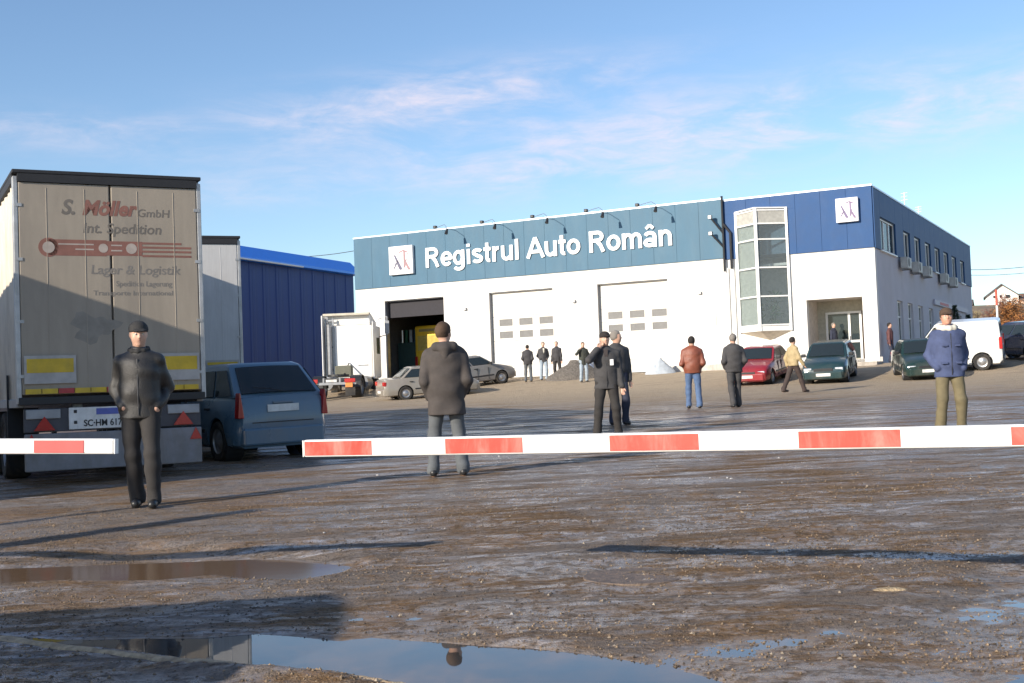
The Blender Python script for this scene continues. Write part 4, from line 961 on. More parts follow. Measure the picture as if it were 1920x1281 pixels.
# ---------------------------------------------------------------- lift barrier booms
M_bw = mat('boom_white', (.84, .83, .80), .4, var=.03, scale=4, dirt=(.5, .45, .38), dirt_amt=.35)
M_br = mat('boom_red', (.62, .045, .025), .38, var=.06, scale=14, dirt=(.75, .45, .38), dirt_amt=.35)
M_br2 = mat('boom_red_faded', (.66, .11, .10), .45, var=.06, scale=6)
def boom(A, Bp, half, reds, label, redm, hous, hh=.046):
    A = Vector(A); Bp = Vector(Bp); d = Bp-A; ln = d.length; t = thing('barrier', label, 'barrier', (hous[0], hous[1], gz(*hous)))
    t.rotation_euler = (0, 0, math.atan2(d.y, d.x)); base = t.location
    inv = Matrix.Rotation(-t.rotation_euler.z, 3, 'Z')
    o = inv @ (A-Vector(base)); tilt = math.asin(d.z/ln)
    bo = bpy.data.objects.new('boom', None)
    q = MB(); q.box(0, ln, -.028, .028, -half, half); bm_ = q.build('boom', M_bw, t, bevel=.012); bm_.location = o; bm_.rotation_euler = (0, -tilt, 0)
    for a, b_ in reds:
        q = MB(); q.box(a, b_, -.0315, -.0285, -half*.80, half*.80); q.build('red_sticker', redm, bm_, bevel=.001)
        q = MB(); q.box(a, b_, .0285, .0315, -half*.80, half*.80); q.build('red_sticker', redm, bm_)
    q = MB(); q.box(-.006, -.0005, -.026, .026, -half*.95, half*.95); q.build('end_cap', M_frame, bm_)
    q = MB(); q.box(-.2, .2, -.16, .16, -.05, 1.05); q.build('housing', mat('housing_orange', (.6, .2, .03), .5), t, bevel=.03)
    q = MB(); q.box(-.23, .23, -.19, .19, 1.05, 1.12); q.build('housing_lid', M_steel, t, bevel=.02)
    return t
def atY(px, py, Yv):
    d = ray(px, py); return Vector((0, 0, CAMZ))+d*(Yv/d.y)
YA, YB = FPX/332, FPX/432
A = atY(574, 841, YA); Bq = atY(1920, 816.5, YB); dirn = (Bq-A).normalized()
def along(px, O, d):
    lo, hi = -.5, 8.
    for _ in range(50):
        md = (lo+hi)/2; P = O+d*md; q = CR.transposed() @ (P-Vector((0, 0, CAMZ))); xx = 960-FPX*q.x/q.z
        if xx < px: lo = md
        else: hi = md
    return lo
reds = [(along(a, A, dirn), along(b_, A, dirn)) for a, b_ in ((577, 702), (840, 984), (1147, 1313), (1500, 1690))]
last = reds[-1]; reds.append((last[0]+.92, last[1]+.92))
Bend = A+dirn*5.6
boom(A, Bend, .0485, reds, 'long white lift barrier boom with red bands, right half of the gate', M_br, (Bend.x+.1, Bend.y+.02))
A2 = atY(217, 837, 7.55); B2 = atY(0, 837, 7.62); d2 = (B2-A2).normalized(); B2e = A2+d2*4.2
def along2(px):
    lo, hi = 0, 6.
    for _ in range(50):
        md = (lo+hi)/2; P = A2+d2*md; q = CR.transposed() @ (P-Vector((0, 0, CAMZ))); xx = 960-FPX*q.x/q.z
        if xx > px: lo = md
        else: hi = md
    return lo
r2 = [(along2(161), along2(68))]; r2 += [(r2[0][0]+.92*k, r2[0][1]+.92*k) for k in (1, 2, 3)]
boom(A2, B2e, .047, r2, 'short end of a white barrier boom, one pale red band, left edge', M_br2, (B2e.x-.1, B2e.y))
# lamp post and flag post outside the frame on the left: their shadows cross the yard
t = thing('lamp_post', 'tall steel lamp post left of the yard, its shadow crosses the ground', 'lamp post', (-13.4, 4.2, 0))
q = MB(); q.tube([(0, 0, 0), (0, 0, 8.2)], [.09, .05], 12); q.tube([(0, 0, 8.1), (.5, .4, 8.5), (1.1, .9, 8.6)], .035, 8); q.build('pole', M_steel, t, smooth=True)
q = MB(); q.box(.9, 1.5, .8, 1.05, 8.55, 8.65); q.build('lamp_head', M_steel, t, bevel=.02)
t = thing('concrete_post', 'tapering concrete post left of the gate whose shadow falls across the yard', 'post', (-2.42-2.82*3.9*.755, 11.75-2.82*3.9*.656, 0))
q = MB(); q.tube([(0, 0, 0), (0, 0, 4.0)], [.34, .13], 14); q.build('pole', M_steel, t, smooth=True)

# ---------------------------------------------------------------- people: smooth implicit bodies turned into meshes
class SDF:
    def __init__(s, lo, hi, h):
        s.h = h; s.lo = np.array(lo, float); n = np.ceil((np.array(hi)-s.lo)/h).astype(int)+1
        s.ax = [s.lo[i]+h*np.arange(n[i]) for i in range(3)]; s.D = np.full(n, 1., np.float32)
    def sub(s, lo, hi):
        sl = []
        for i in range(3):
            a = int(max(0, math.floor((lo[i]-s.lo[i])/s.h))); b = int(min(s.D.shape[i], math.ceil((hi[i]-s.lo[i])/s.h)+1)); sl.append(slice(a, max(a, b)))
        X = s.ax[0][sl[0]][:, None, None]; Y = s.ax[1][sl[1]][None, :, None]; Z = s.ax[2][sl[2]][None, None, :]
        return tuple(sl), X, Y, Z
    def join(s, sl, d, k):
        a = s.D[sl]
        if k > 0: h = np.clip(.5+.5*(a-d)/k, 0, 1); s.D[sl] = a*(1-h)+d*h-k*h*(1-h)
        else: s.D[sl] = np.minimum(a, d)
    def cap(s, a, b, ra, rb, k=.03, fl=1., fdir=(0, 1, 0)):
        """tapered capsule; fl < 1 flattens it along fdir"""
        a = np.array(a, float); b = np.array(b, float); m = max(ra, rb)+.05
        sl, X, Y, Z = s.sub(np.minimum(a, b)-m, np.maximum(a, b)+m)
        if s.D[sl].size == 0: return s
        d = b-a; L2 = max(float(d@d), 1e-9); px, py, pz = X-a[0], Y-a[1], Z-a[2]
        t = np.clip((px*d[0]+py*d[1]+pz*d[2])/L2, 0, 1); qx, qy, qz = px-t*d[0], py-t*d[1], pz-t*d[2]
        if fl != 1.:
            f = np.array(fdir, float); f /= np.linalg.norm(f); dt = qx*f[0]+qy*f[1]+qz*f[2]; g = (1/fl-1)
            qx = qx+dt*f[0]*g; qy = qy+dt*f[1]*g; qz = qz+dt*f[2]*g
        r = ra+(rb-ra)*t; dd = np.sqrt(qx*qx+qy*qy+qz*qz)-r
        if fl != 1.: dd = dd*(fl*.5+.5)
        s.join(sl, dd.astype(np.float32), k); return s
    def ell(s, c, r, k=.03, rz=0., rx=0.):
        c = np.array(c, float); r = np.array(r, float); m = r.max()+.05; sl, X, Y, Z = s.sub(c-m, c+m)
        if s.D[sl].size == 0: return s
        x, y, z = X-c[0], Y-c[1], Z-c[2]
        if rz: x, y = x*math.cos(rz)+y*math.sin(rz), -x*math.sin(rz)+y*math.cos(rz)
        if rx: y, z = y*math.cos(rx)+z*math.sin(rx), -y*math.sin(rx)+z*math.cos(rx)
        q = np.sqrt((x/r[0])**2+(y/r[1])**2+(z/r[2])**2); d = (q-1)*r.min()
        s.join(sl, d.astype(np.float32), k); return s
    def clip(s, f):     # intersect with f(X,Y,Z) <= 0
        X = s.ax[0][:, None, None]; Y = s.ax[1][None, :, None]; Z = s.ax[2][None, None, :]
        s.D = np.maximum(s.D, f(X, Y, Z).astype(np.float32)+np.zeros(s.D.shape, np.float32)); return s
    def folds(s, amp, seed=0, fx=1.):
        X = s.ax[0][:, None, None]; Y = s.ax[1][None, :, None]; Z = s.ax[2][None, None, :]; r = np.random.RandomState(seed); n = 0
        for _ in range(7):
            a, b, c = r.uniform(-18, 18)*fx, r.uniform(-18, 18)*fx, r.uniform(8, 38)*fx; p = r.uniform(0, 6.28)
            n = n+np.sin(a*X+b*Y+c*Z+p+1.5*np.sin(9*Z+6*X+p))
        s.D = s.D+(n*amp/3).astype(np.float32); return s
    def mesh(s, name, m, parent):
        D = s.D; D = np.pad(D, 1, constant_values=1.); lo = s.lo-s.h; I = D < 0
        nx, ny, nz = D.shape; ins = I.astype(np.int8)
        cnt = sum(ins[i:nx-1+i, j:ny-1+j, k:nz-1+k] for i in (0, 1) for j in (0, 1) for k in (0, 1)); act = (cnt > 0) & (cnt < 8)
        ids = np.full(act.shape, -1, np.int64); cells = np.argwhere(act)
        if len(cells) == 0: return None
        ids[act] = np.arange(len(cells)); P = np.zeros((len(cells), 3)); N = np.zeros(len(cells)); c = cells
        cor = [(i, j, k) for i in (0, 1) for j in (0, 1) for k in (0, 1)]
        vals = {o: D[c[:, 0]+o[0], c[:, 1]+o[1], c[:, 2]+o[2]] for o in cor}
        for o in cor:
            for ax_ in range(3):
                if o[ax_] == 0:
                    o2 = list(o); o2[ax_] = 1; o2 = tuple(o2); a, b = vals[o], vals[o2]; mk = (a < 0) != (b < 0)
                    t = np.where(mk, a/np.where(a == b, 1, a-b), 0); e = np.array(o, float)[None]+t[:, None]*(np.array(o2)-np.array(o))[None]
                    P += np.where(mk[:, None], e, 0); N += mk
        P = (P/np.maximum(N, 1)[:, None]+c)*s.h+lo
        F = []
        for ax_ in range(3):
            u, v = [(1, 2), (2, 0), (0, 1)][ax_]
            sh = [slice(0, None)]*3; A = np.swapaxes(I, 0, 0)
            s0 = [slice(1, n-1) for n in D.shape]; s0[ax_] = slice(0, D.shape[ax_]-1); s1 = list(s0); s1[ax_] = slice(1, D.shape[ax_])
            a, b = I[tuple(s0)], I[tuple(s1)]; e = np.argwhere(a != b); fl_ = a[tuple(e.T)]
            off = np.ones(3, int); off[ax_] = 0; e = e+off
            du = np.zeros(3, int); du[u] = 1; dv = np.zeros(3, int); dv[v] = 1
            q = [ids[tuple((e-du*i-dv*j).T)] for i, j in ((0, 0), (1, 0), (1, 1), (0, 1))]; q = np.stack(q, -1)
            q[~fl_] = q[~fl_][:, ::-1]; F.append(q)
        F = np.concatenate(F); F = F[(F >= 0).all(1)]
        # light smoothing
        e = np.concatenate([F[:, [i, (i+1) % 4]] for i in range(4)])
        for _ in range(2):
            acc = np.zeros_like(P); ct = np.zeros(len(P)); np.add.at(acc, e[:, 0], P[e[:, 1]]); np.add.at(acc, e[:, 1], P[e[:, 0]]); np.add.at(ct, e[:, 0], 1); np.add.at(ct, e[:, 1], 1)
            P = P*.5+.5*acc/np.maximum(ct, 1)[:, None]
        me = bpy.data.meshes.new(name); me.vertices.add(len(P)); me.vertices.foreach_set('co', P.ravel())
        me.loops.add(F.size); me.loops.foreach_set('vertex_index', F.ravel()); me.polygons.add(len(F)); me.polygons.foreach_set('loop_start', np.arange(0, F.size, 4)); me.update(calc_edges=True); me.shade_smooth()
        return obj(name, me, m, parent)

def ik(a, b, l1, l2, hint):
    a, b, hint = np.array(a, float), np.array(b, float), np.array(hint, float); d = b-a; L = np.linalg.norm(d); mx = (l1+l2)*.999
    if L > mx: b = a+d/L*mx; d = b-a; L = mx
    x = (l1*l1-l2*l2+L*L)/(2*L); h = math.sqrt(max(l1*l1-x*x, 0)); u = d/L; w = hint-u*(hint@u); w /= max(np.linalg.norm(w), 1e-6)
    return a+u*x+w*h, b
def cloth(name, col, rough=.85, var=.15, **k): return mat(name, col, rough, 0, var=var, scale=9, bump=.35, bscale=140, **k)

def person(label, x, y, face, height, vox, jacket, trousers, shoes, hem=.78, build=1., lhand=None, rhand=None, lfoot=(.13, 0), rfoot=(-.13, 0), lk=None, rk=None,
           hair=None, cap=None, lean=0., head_turn=0., head_down=0., skin=None, collar=None, hood=None, beard=False, shirt=None, badge=False, bulk=1., zoff=0., cuffs=None, hem_band=None, stand=True):
    """face: direction the person looks in, degrees; 0 looks towards the camera (-Y), 180 away. Local +X is the person's left."""
    t = thing('person', label, 'person', (x, y, gz(x, y)+zoff), R_(face)); t.scale = (height/1.75,)*3
    sk = skin or M_skin; hi = vox
    hipL, hipR = np.array([.09, 0, .93]), np.array([-.09, 0, .93]); shw = .168*build
    ly = -math.sin(R_(lean))*.5
    shL, shR = np.array([shw, ly, 1.385]), np.array([-shw, ly, 1.385]); nk = np.array([0, ly, 1.45]); hc = np.array([0, ly*1.12-.012-.03*math.sin(R_(head_down)), 1.635])
    lhand = lhand or (.235, -.04, .80); rhand = rhand or (-.235, -.04, .80)
    fL, fR = np.array([lfoot[0], lfoot[1], .085+(lfoot[2] if len(lfoot) > 2 else 0)]), np.array([rfoot[0], rfoot[1], .085+(rfoot[2] if len(rfoot) > 2 else 0)])
    kL, fL = ik(hipL, fL, .44, .42, lk or (.1, -1, 0)); kR, fR = ik(hipR, fR, .44, .42, rk or (-.1, -1, 0))
    eL, wL = ik(shL, lhand, .30, .265, (.55, 1, -.2) if lhand[2] < 1.2 else (1, 0, -.8)); eR, wR = ik(shR, rhand, .30, .265, (-.55, 1, -.2) if rhand[2] < 1.2 else (-.8, -.2, -1))
    lo, hi_ = (-.62, -.55, -.02), (.62, .55, 1.86)
    b = SDF(lo, hi_, hi)
    # torso and limbs
    b.cap((0, ly*.8, 1.30), (0, 0, 1.02), .145*build, .125, .05, .72); b.cap((-.10, ly, 1.36), (.10, ly, 1.36), .07, .07, .06); b.cap((-.07, 0, .95), (.07, 0, .95), .115, .115, .05, .8)
    b.cap(nk-[0, 0, .03], hc-[0, -.015, .06], .062, .056, .03)
    for sh, e, w_, s1 in ((shL, eL, wL, 1), (shR, eR, wR, -1)):
        b.cap(sh, e, .052, .042, .04); b.cap(e, w_, .043, .030, .02)
    for h_, k_, f_ in ((hipL, kL, fL), (hipR, kR, fR)):
        b.cap(h_, k_, .082, .056, .05); b.cap(k_, f_, .056, .036, .03); b.cap(f_-[0, -.03, .05], f_+[0, -.14, -.055], .034, .028, .03)
    # head (turned)
    ht = R_(head_turn); hd = R_(head_down); Rm = np.array([[math.cos(ht), -math.sin(ht), 0], [math.sin(ht), math.cos(ht), 0], [0, 0, 1]]) @ np.array([[1, 0, 0], [0, math.cos(hd), -math.sin(hd)], [0, math.sin(hd), math.cos(hd)]])
    def Hp(p): return hc+Rm @ np.array(p, float)
    b.ell(Hp((0, .008, .014)), (.079, .098, .108), .02, ht, hd); b.ell(Hp((0, -.022, -.052)), (.056, .064, .062), .03, ht, hd)
    b.cap(Hp((0, -.080, .022)), Hp((0, -.100, -.018)), .009, .014, .010); b.ell(Hp((0, -.072, -.048)), (.024, .018, .012), .012, ht); b.ell(Hp((0, -.066, -.088)), (.022, .018, .016), .015, ht)
    b.cap(Hp((-.038, -.072, .034)), Hp((.038, -.072, .034)), .012, .012, .012)
    for sg in (-1, 1): b.ell(Hp((sg*.076, .012, -.004)), (.010, .022, .032), .006, ht); b.ell(Hp((sg*.036, -.060, -.022)), (.022, .018, .022), .02, ht)
    # hands
    def hand(w_, e, side):
        d = (w_-e)/np.linalg.norm(w_-e); pocket = abs(w_[0]) < .2 and .84 < w_[2] < 1.02
        if pocket: d = np.array([-.8*np.sign(w_[0]), .5, -.35]); d /= np.linalg.norm(d)
        up = np.array([0, -1, 0.]) if abs(d[2]) > .5 else np.array([0, 0, 1.]); s_ = np.cross(d, up); s_ /= np.linalg.norm(s_); n_ = np.cross(s_, d)
        pc = w_+d*.045; b.cap(w_, w_+d*.075, .026, .034, .015, .5, n_)
        for j, (o, ln) in enumerate(((-.027, .058), (-.009, .068), (.009, .064), (.026, .050))):
            r0 = w_+d*.082+s_*o; r1 = r0+d*ln*.55+n_*.008; r2 = r1+d*ln*.35+n_*.026; b.cap(r0, r1, .0095, .009, .004); b.cap(r1, r2, .009, .0078, .003)
        th = w_+d*.025-s_*.028*1; b.cap(th, th+d*.04-s_*.022+n_*.012, .011, .010, .006); b.cap(th+d*.04-s_*.022+n_*.012, th+d*.066-s_*.02+n_*.024, .010, .008, .003)
    hand(wL, eL, 1); hand(wR, eR, -1)
    b.mesh('body', sk, t)
    # eyes, brows, mouth
    if vox < .013:
        q = MB(); q2 = MB()
        for sg in (-1, 1):
            e_ = Hp((sg*.031, -.081, .012)); q = MB(); q.ico(e_, .0115, 2); ey = q.build('eye', mat('eye_white', (.6, .58, .55), .3), t, smooth=True)
            q = MB(); q.ico(Hp((sg*.031, -.0895, .012)), .0055, 1); q.build('iris', mat('iris', (.03, .02, .015), .3), ey, smooth=True)
            q = MB(); q.tube([Hp((sg*.014, -.090, .031)), Hp((sg*.032, -.089, .037)), Hp((sg*.050, -.079, .033))], .0045, 6); q.build('eyebrow', mat('brow', (.06, .045, .035), .9), t, smooth=True)
        q = MB(); q.tube([Hp((-.022, -.083, -.047)), Hp((0, -.092, -.046)), Hp((.022, -.083, -.047))], [.003, .0055, .003], 6); q.build('mouth', mat('lips', (.36, .14, .12), .5), t, smooth=True)
    # trousers
    c = SDF((-.5, -.5, 0), (.5, .5, 1.1), hi*1.1)
    c.cap((-.065, 0, .96), (.065, 0, .96), .135, .135, .04, .82); c.cap((-.05, 0, 1.04), (.05, 0, 1.04), .13, .13, .04, .8)
    for h_, k_, f_ in ((hipL, kL, fL), (hipR, kR, fR)): c.cap(h_-[0, 0, .02], k_, .098, .076, .035); c.cap(k_, f_, .076, .066, .03); c.cap(f_+[0, 0, .03], f_-[0, .01, .02], .068, .07, .02)
    c.folds(.0045, int(x*10) % 97); c.folds(.0045, 3, .6); zf = min(fL[2], fR[2])
    c.clip(lambda X, Y, Z: .035-Z); c.mesh('trousers', trousers, t)
    # shoes
    for f_ in (fL, fR):
        z0 = f_[2]-.085
        c = SDF((f_[0]-.12, f_[1]-.3, z0-.02), (f_[0]+.12, f_[1]+.16, z0+.2), hi*.8)
        c.cap((f_[0], f_[1]+.035, z0+.05), (f_[0], f_[1]-.15, z0+.038), .044, .040, .02); c.cap((f_[0], f_[1], z0+.06), (f_[0], f_[1]+.01, z0+.13), .045, .048, .02)
        c.clip(lambda X, Y, Z: (z0+.002)-Z); c.mesh('shoe', shoes, t)
    # jacket
    c = SDF((-.62, -.55, .5), (.62, .55, 1.62), hi); bk = bulk
    c.cap((-.10*build, ly, 1.345), (.10*build, ly, 1.345), .080*bk, .080*bk, .05)
    for sg in (-1, 1): c.cap((sg*.04, ly, 1.44), (sg*shw*.95, ly, 1.39), .052, .060*bk, .04); c.cap((0, ly*.85, 1.30), (0, ly*.2, 1.05), .178*build*bk, .172*build*bk, .05, .74)
    c.cap((-.045, ly*.1, 1.05), (-.05, -.0, hem+.02), .135*bk, .142*bk, .04, .84); c.cap((.045, ly*.1, 1.05), (.05, 0, hem+.02), .135*bk, .142*bk, .04, .84)
    c.cap((0, ly, 1.40), (0, ly*.95, 1.475), .10, .075, .03); 
    for sh, e, w_ in ((shL, eL, wL), (shR, eR, wR)):
        wc = e+(w_-e)*.93; c.cap(sh+[0, 0, -.012], e, .068*bk, .060*bk, .03); c.cap(e, wc, .060*bk, .050*bk, .018)
    c.folds(.0060, int(y*13) % 89); c.folds(.0050, int(y*7) % 71, .5); 
    zc = hem
    c.clip(lambda X, Y, Z: np.where((np.abs(X) < .23) & (Z < hem+.1) & (Z > hem-.35), hem-Z, -1.) if min(wL[2], wR[2]) > 0 else hem-Z)
    jo = c.mesh('jacket', jacket, t)
    if collar:
        q = SDF((-.2, -.25, 1.38), (.2, .2, 1.6), hi*.8)
        for k in range(9):
            a = 2*math.pi*k/9; a2 = 2*math.pi*(k+1)/9; R0 = .082 if collar is not K_fur else .105
            q.cap((R0*math.sin(a), ly-R0*.95*math.cos(a), 1.49+.02*(-math.cos(a))), (R0*math.sin(a2), ly-R0*.95*math.cos(a2), 1.49+.02*(-math.cos(a2))), *((.024, .024) if collar is not K_fur else (.042, .042)), .015)
        q.mesh('collar', collar, jo)
    # zip line
    q = MB(); q.tube([(0, ly-.135*bk*build*1.0, 1.40), (0, ly*.7-.142*bk*build, 1.22), (0, -.130*bk*build-.01, 1.05), (0, -.128*bk, hem+.03)], .006, 6); q.build('zip', mat('zip_dark', (.03, .03, .035), .4), jo)
    if collar is K_fur:
        for sg in (-1, 1):
            q = MB(); q.box(*sorted((sg*.055, sg*.135)), -.158*bk, -.10, .98, 1.01); q.build('pocket_flap', jacket, jo, bevel=.006)
            q = MB(); q.box(*sorted((sg*.05, sg*.12)), -.165*bk, -.12, 1.22, 1.245); q.build('pocket_flap', jacket, jo, bevel=.006)
    if hood:
        q = SDF((-.3, -.2, 1.3), (.3, .35, 1.65), hi); q.cap((-.09, ly+.10, 1.47), (.09, ly+.10, 1.47), .062, .062, .03); q.cap((0, ly+.13, 1.44), (0, ly+.14, 1.36), .075, .05, .04); q.cap((-.10, ly+.06, 1.48), (-.085, ly-.03, 1.46), .045, .035, .03); q.cap((.10, ly+.06, 1.48), (.085, ly-.03, 1.46), .045, .035, .03)
        q.folds(.004, 5); q.mesh('hood', hood, jo)
    if shirt:
        q = MB(); q.prism([(-.035, 1.46), (.035, 1.46), (.028, 1.30), (0, 1.22), (-.028, 1.30)], ly-.150*bk, ly-.120*bk); q.build('shirt', shirt, jo, bevel=.004)
    if badge:
        q = MB(); q.box(.06, .12, ly*.8-.158*bk, ly*.8-.150*bk, 1.19, 1.29); q.build('badge', mat('badge_white', (.82, .82, .82), .4), jo, bevel=.003)
    if beard: q = SDF((-.15, -.25, 1.45), (.15, .1, 1.66), .006); q.ell(Hp((0, -.034, -.066)), (.060, .064, .052), 0, ht); q.clip(lambda X, Y, Z: (Z-(hc[2]-.032))); q.mesh('beard', beard, t)
    if hair:
        q = SDF((-.2, -.25, 1.45), (.2, .25, 1.8), hi*.8); q.ell(Hp((0, .014, .022)), (.088, .107, .113), 0, ht, hd)
        fr_ = Rm @ np.array([0, -1, 0]); up_ = Rm @ np.array([0, 0, 1.])
        q.clip(lambda X, Y, Z: (((X-hc[0])*fr_[0]+(Y-hc[1])*fr_[1]+(Z-hc[2])*fr_[2])-.030)-np.clip(((Z-hc[2])-.045)*1.6, 0, .06)); q.clip(lambda X, Y, Z: (hc[2]-.055)-Z+np.clip(((X-hc[0])*fr_[0]+(Y-hc[1])*fr_[1])*.6+.02, 0, .1)); q.folds(.002, 3, 2.5)
        q.mesh('hair', hair, t)
    if cap:
        q = SDF((-.2, -.3, 1.55), (.2, .25, 1.85), hi*.7); q.ell(Hp((0, .006, .050)), (.092, .108, .083), .01, ht, hd); q.cap(Hp((-.045, -.095, .048)), Hp((.045, -.095, .048)), .018, .018, .02, .5, (0, 0, 1)); q.cap(Hp((-.03, -.125, .038)), Hp((.03, -.125, .038)), .016, .016, .02, .5, (0, 0, 1))
        q.clip(lambda X, Y, Z: (hc[2]+.022)-Z); q.mesh('cap', cap, t)
    return t
K_black = cloth('cloth_black', (.028, .027, .027)); K_blackL = cloth('leather_black', (.030, .028, .027), .42); K_trb = cloth('trouser_black', (.030, .027, .026)); K_coat = cloth('coat_taupe', (.066, .056, .052)); K_jg = cloth('jeans_grey', (.105, .115, .125))
K_jeans = cloth('jeans_blue', (.085, .14, .26)); K_navy = cloth('parka_navy', (.060, .080, .165)); K_olive = cloth('trouser_khaki', (.15, .125, .07)); K_rust = cloth('leather_rust', (.23, .070, .040), .4); K_beige = cloth('jacket_beige', (.40, .31, .17)); K_brown = cloth('trouser_brown', (.055, .038, .034)); K_dgrey = cloth('jacket_charcoal', (.058, .056, .058)); K_ltj = cloth('jeans_light', (.30, .36, .42))
K_fur = cloth('fur_cream', (.70, .66, .56)); K_grnb = cloth('jacket_dark_green', (.05, .055, .045)); H_br = cloth('hair_brown', (.075, .045, .028)); H_gr = cloth('hair_grey', (.20, .18, .16)); H_bk = cloth('hair_black', (.025, .02, .018)); SH = mat('shoe_black', (.02, .02, .021), .4); SHb = mat('shoe_brown', (.06, .04, .03), .5); K_red_t = cloth('jacket_brown_red', (.12, .05, .05)); K_dj = cloth('jacket_dark', (.05, .048, .052)); K_blue_d = cloth('trouser_dark_blue', (.03, .035, .06))

# face angles: 0 = towards the camera
person('man in black jacket and black cap, hands in pockets, before the lettered trailer', -3.83, 12.75, 8, 1.89, .0085, K_blackL, K_trb, SH, hem=.84, lhand=(.155, -.06, .93), rhand=(-.15, -.08, .95), cap=K_black, lfoot=(.12, -.10), rfoot=(-.06, .08), head_turn=14, head_down=8, build=1.03, bulk=1.0, collar=K_black)
person('man in long taupe hooded coat and grey jeans, seen from behind at the barrier', -.80, 14.6, 180+6, 1.80, .0085, K_coat, K_jg, SH, hem=.70, lhand=(.17, -.10, .90), rhand=(-.17, -.10, .90), hair=H_br, lfoot=(.17, 0), rfoot=(-.17, .02), build=1.10, bulk=1.14, hood=K_coat, head_turn=-35)
person('man in dark uniform jacket with a white badge, one hand raised beside his face', 1.56, 20.9, 0, 1.76, .009, K_dgrey, K_trb, SH, hem=.80, lhand=(.255, -.06, .80), rhand=(-.135, -.15, 1.47), cap=H_bk, lfoot=(.17, .02), rfoot=(-.19, -.03), head_turn=8, badge=True, shirt=cloth('shirt_dark', (.05, .04, .04)), build=1.05, bulk=1.04)
person('man in thick navy parka with pale fur collar and khaki trousers', 6.13, 17.5, -2, 1.78, .009, K_navy, K_olive, SHb, hem=.80, lhand=(.17, -.08, .92), rhand=(-.17, -.08, .92), cap=H_br, hair=H_br, collar=K_fur, lfoot=(.14, 0), rfoot=(-.15, .02), build=1.03, bulk=1.09, skin=M_skin2, head_turn=-8)
person('man in rust brown leather jacket and blue jeans walking away', 4.46, 30.9, 180-5, 1.79, .012, K_rust, K_jeans, SH, hem=.86, lhand=(.16, -.14, .98), rhand=(-.16, -.14, .98), hair=H_bk, lfoot=(.12, -.12), rfoot=(-.13, .10), build=1.12, bulk=1.12, head_down=12)
person('man in charcoal jacket walking away, right of the rust brown jacket', 5.42, 30.5, 180+4, 1.80, .012, K_dgrey, K_dgrey, SH, hem=.84, lhand=(.17, -.12, .94), rhand=(-.17, -.12, .94), hair=H_gr, lfoot=(.08, .10), rfoot=(-.10, -.10), build=1.10, bulk=1.10)
person('man in beige jacket striding to the right in front of the green car', 8.93, 39.6, 112, 1.80, .014, K_beige, K_brown, SHb, hem=.86, lhand=(.25, .05, .86), rhand=(-.26, -.20, .88), hair=H_bk, lfoot=(.10, .36), rfoot=(-.10, -.30), build=1.0, bulk=1.06)
person('man in dark bomber jacket and jeans, leftmost of the three at the garage door', .70, 58.0, 175, 1.72, .018, K_dj, K_jg, SH, hem=.84, hair=H_bk, lhand=(.15, -.1, .94), rhand=(-.15, -.1, .94), build=1.05, bulk=1.14)
person('man in open dark jacket and pale jeans, middle of the three at the garage door', 1.44, 58.2, 8, 1.80, .018, K_dgrey, K_ltj, SH, hem=.84, hair=H_gr, shirt=K_fur, lhand=(.15, -.1, .96), rhand=(-.15, -.1, .96), build=1.0)
person('tall man all in dark clothes, rightmost of the three at the garage door', 2.06, 58.0, -15, 1.78, .018, K_dj, K_trb, SH, hem=.84, hair=H_gr, lfoot=(.20, -.1), rfoot=(-.1, .05), build=.95)
person('person in dark olive jacket and light trousers left behind the uniformed man', 3.15, 55.5, 10, 1.78, .018, K_grnb, K_ltj, SH, hem=.74, hair=H_br, lhand=(.2, -.15, 1.05), rhand=(-.18, -.14, 1.42), build=1.05)
person('man with grey hair and dark jacket half hidden behind the uniformed man', 2.06, 24.6, 20, 1.86, .014, K_dgrey, K_blue_d, SH, hem=.78, hair=H_gr, build=1.1, head_turn=60)
person('person in dark clothes standing in the shade at the building corner', 16.35, 53.75, 60, 1.72, .018, K_red_t, K_blue_d, SH, hem=.80, hair=H_bk, zoff=.0)
Pd = (BLD[0]+UX[0]*-2.15+UY[0]*1.0, BLD[1]+UX[1]*-2.15+UY[1]*1.0)
person('person in dark blue top inside the entrance recess above the green car roof', Pd[0], Pd[1], 40, 1.66, .018, K_blue_d, K_blue_d, SH, hem=.8, hair=H_gr, zoff=BLD[2]+.17-gz(*Pd))

# ---------------------------------------------------------------- yard things
def heap(name, lab, cat, x, y, rx, ry, h, m, seed=0):
    q = MB(); n = 22; vs = []; fs = []
    for j in range(n+1):
        for i in range(n+1):
            u, v = i/n*2-1, j/n*2-1; r = math.hypot(u, v); zz = max(0, 1-r)**.9*h*(1+.25*float(fbm(np.array([u*3+seed]), np.array([v*3]), 3, 2)[0]))+(.03 if r < 1 else -.15)
            vs.append((u*rx, v*ry, zz+.30*h*max(0, 1-r)**.5*float(fbm(np.array([u*7.]), np.array([v*7.+seed]), 4, 4)[0])))
    fs = [(j*(n+1)+i, j*(n+1)+i+1, (j+1)*(n+1)+i+1, (j+1)*(n+1)+i) for j in range(n) for i in range(n)]
    q.add(vs, fs); o = q.build(name, m, None, smooth=True, loc=(x, y, gz(x, y)-.05)); tag(o, lab, cat); return o
heap('gravel_heap', 'dark grey gravel heap beside the three men at the wall', 'heap', 2.95, 57.9, 1.5, 1.0, .95, mat('gravel_dark', (.13, .115, .10), .95, var=.4, scale=14, bump=.8, bscale=30), 1)
heap('sack', 'pale blue grey sack standing on the gravel heap', 'sack', 3.45, 58.4, .5, .4, 1.25, mat('sack_blue', (.36, .42, .55), .8, var=.1), 3)
heap('snow_heap', 'small grey heap of old snow against the wall below the third door', 'heap', 6.75, 57.0, .75, .5, .75, mat('old_snow', (.42, .46, .50), .8, var=.1, bump=.4), 6)
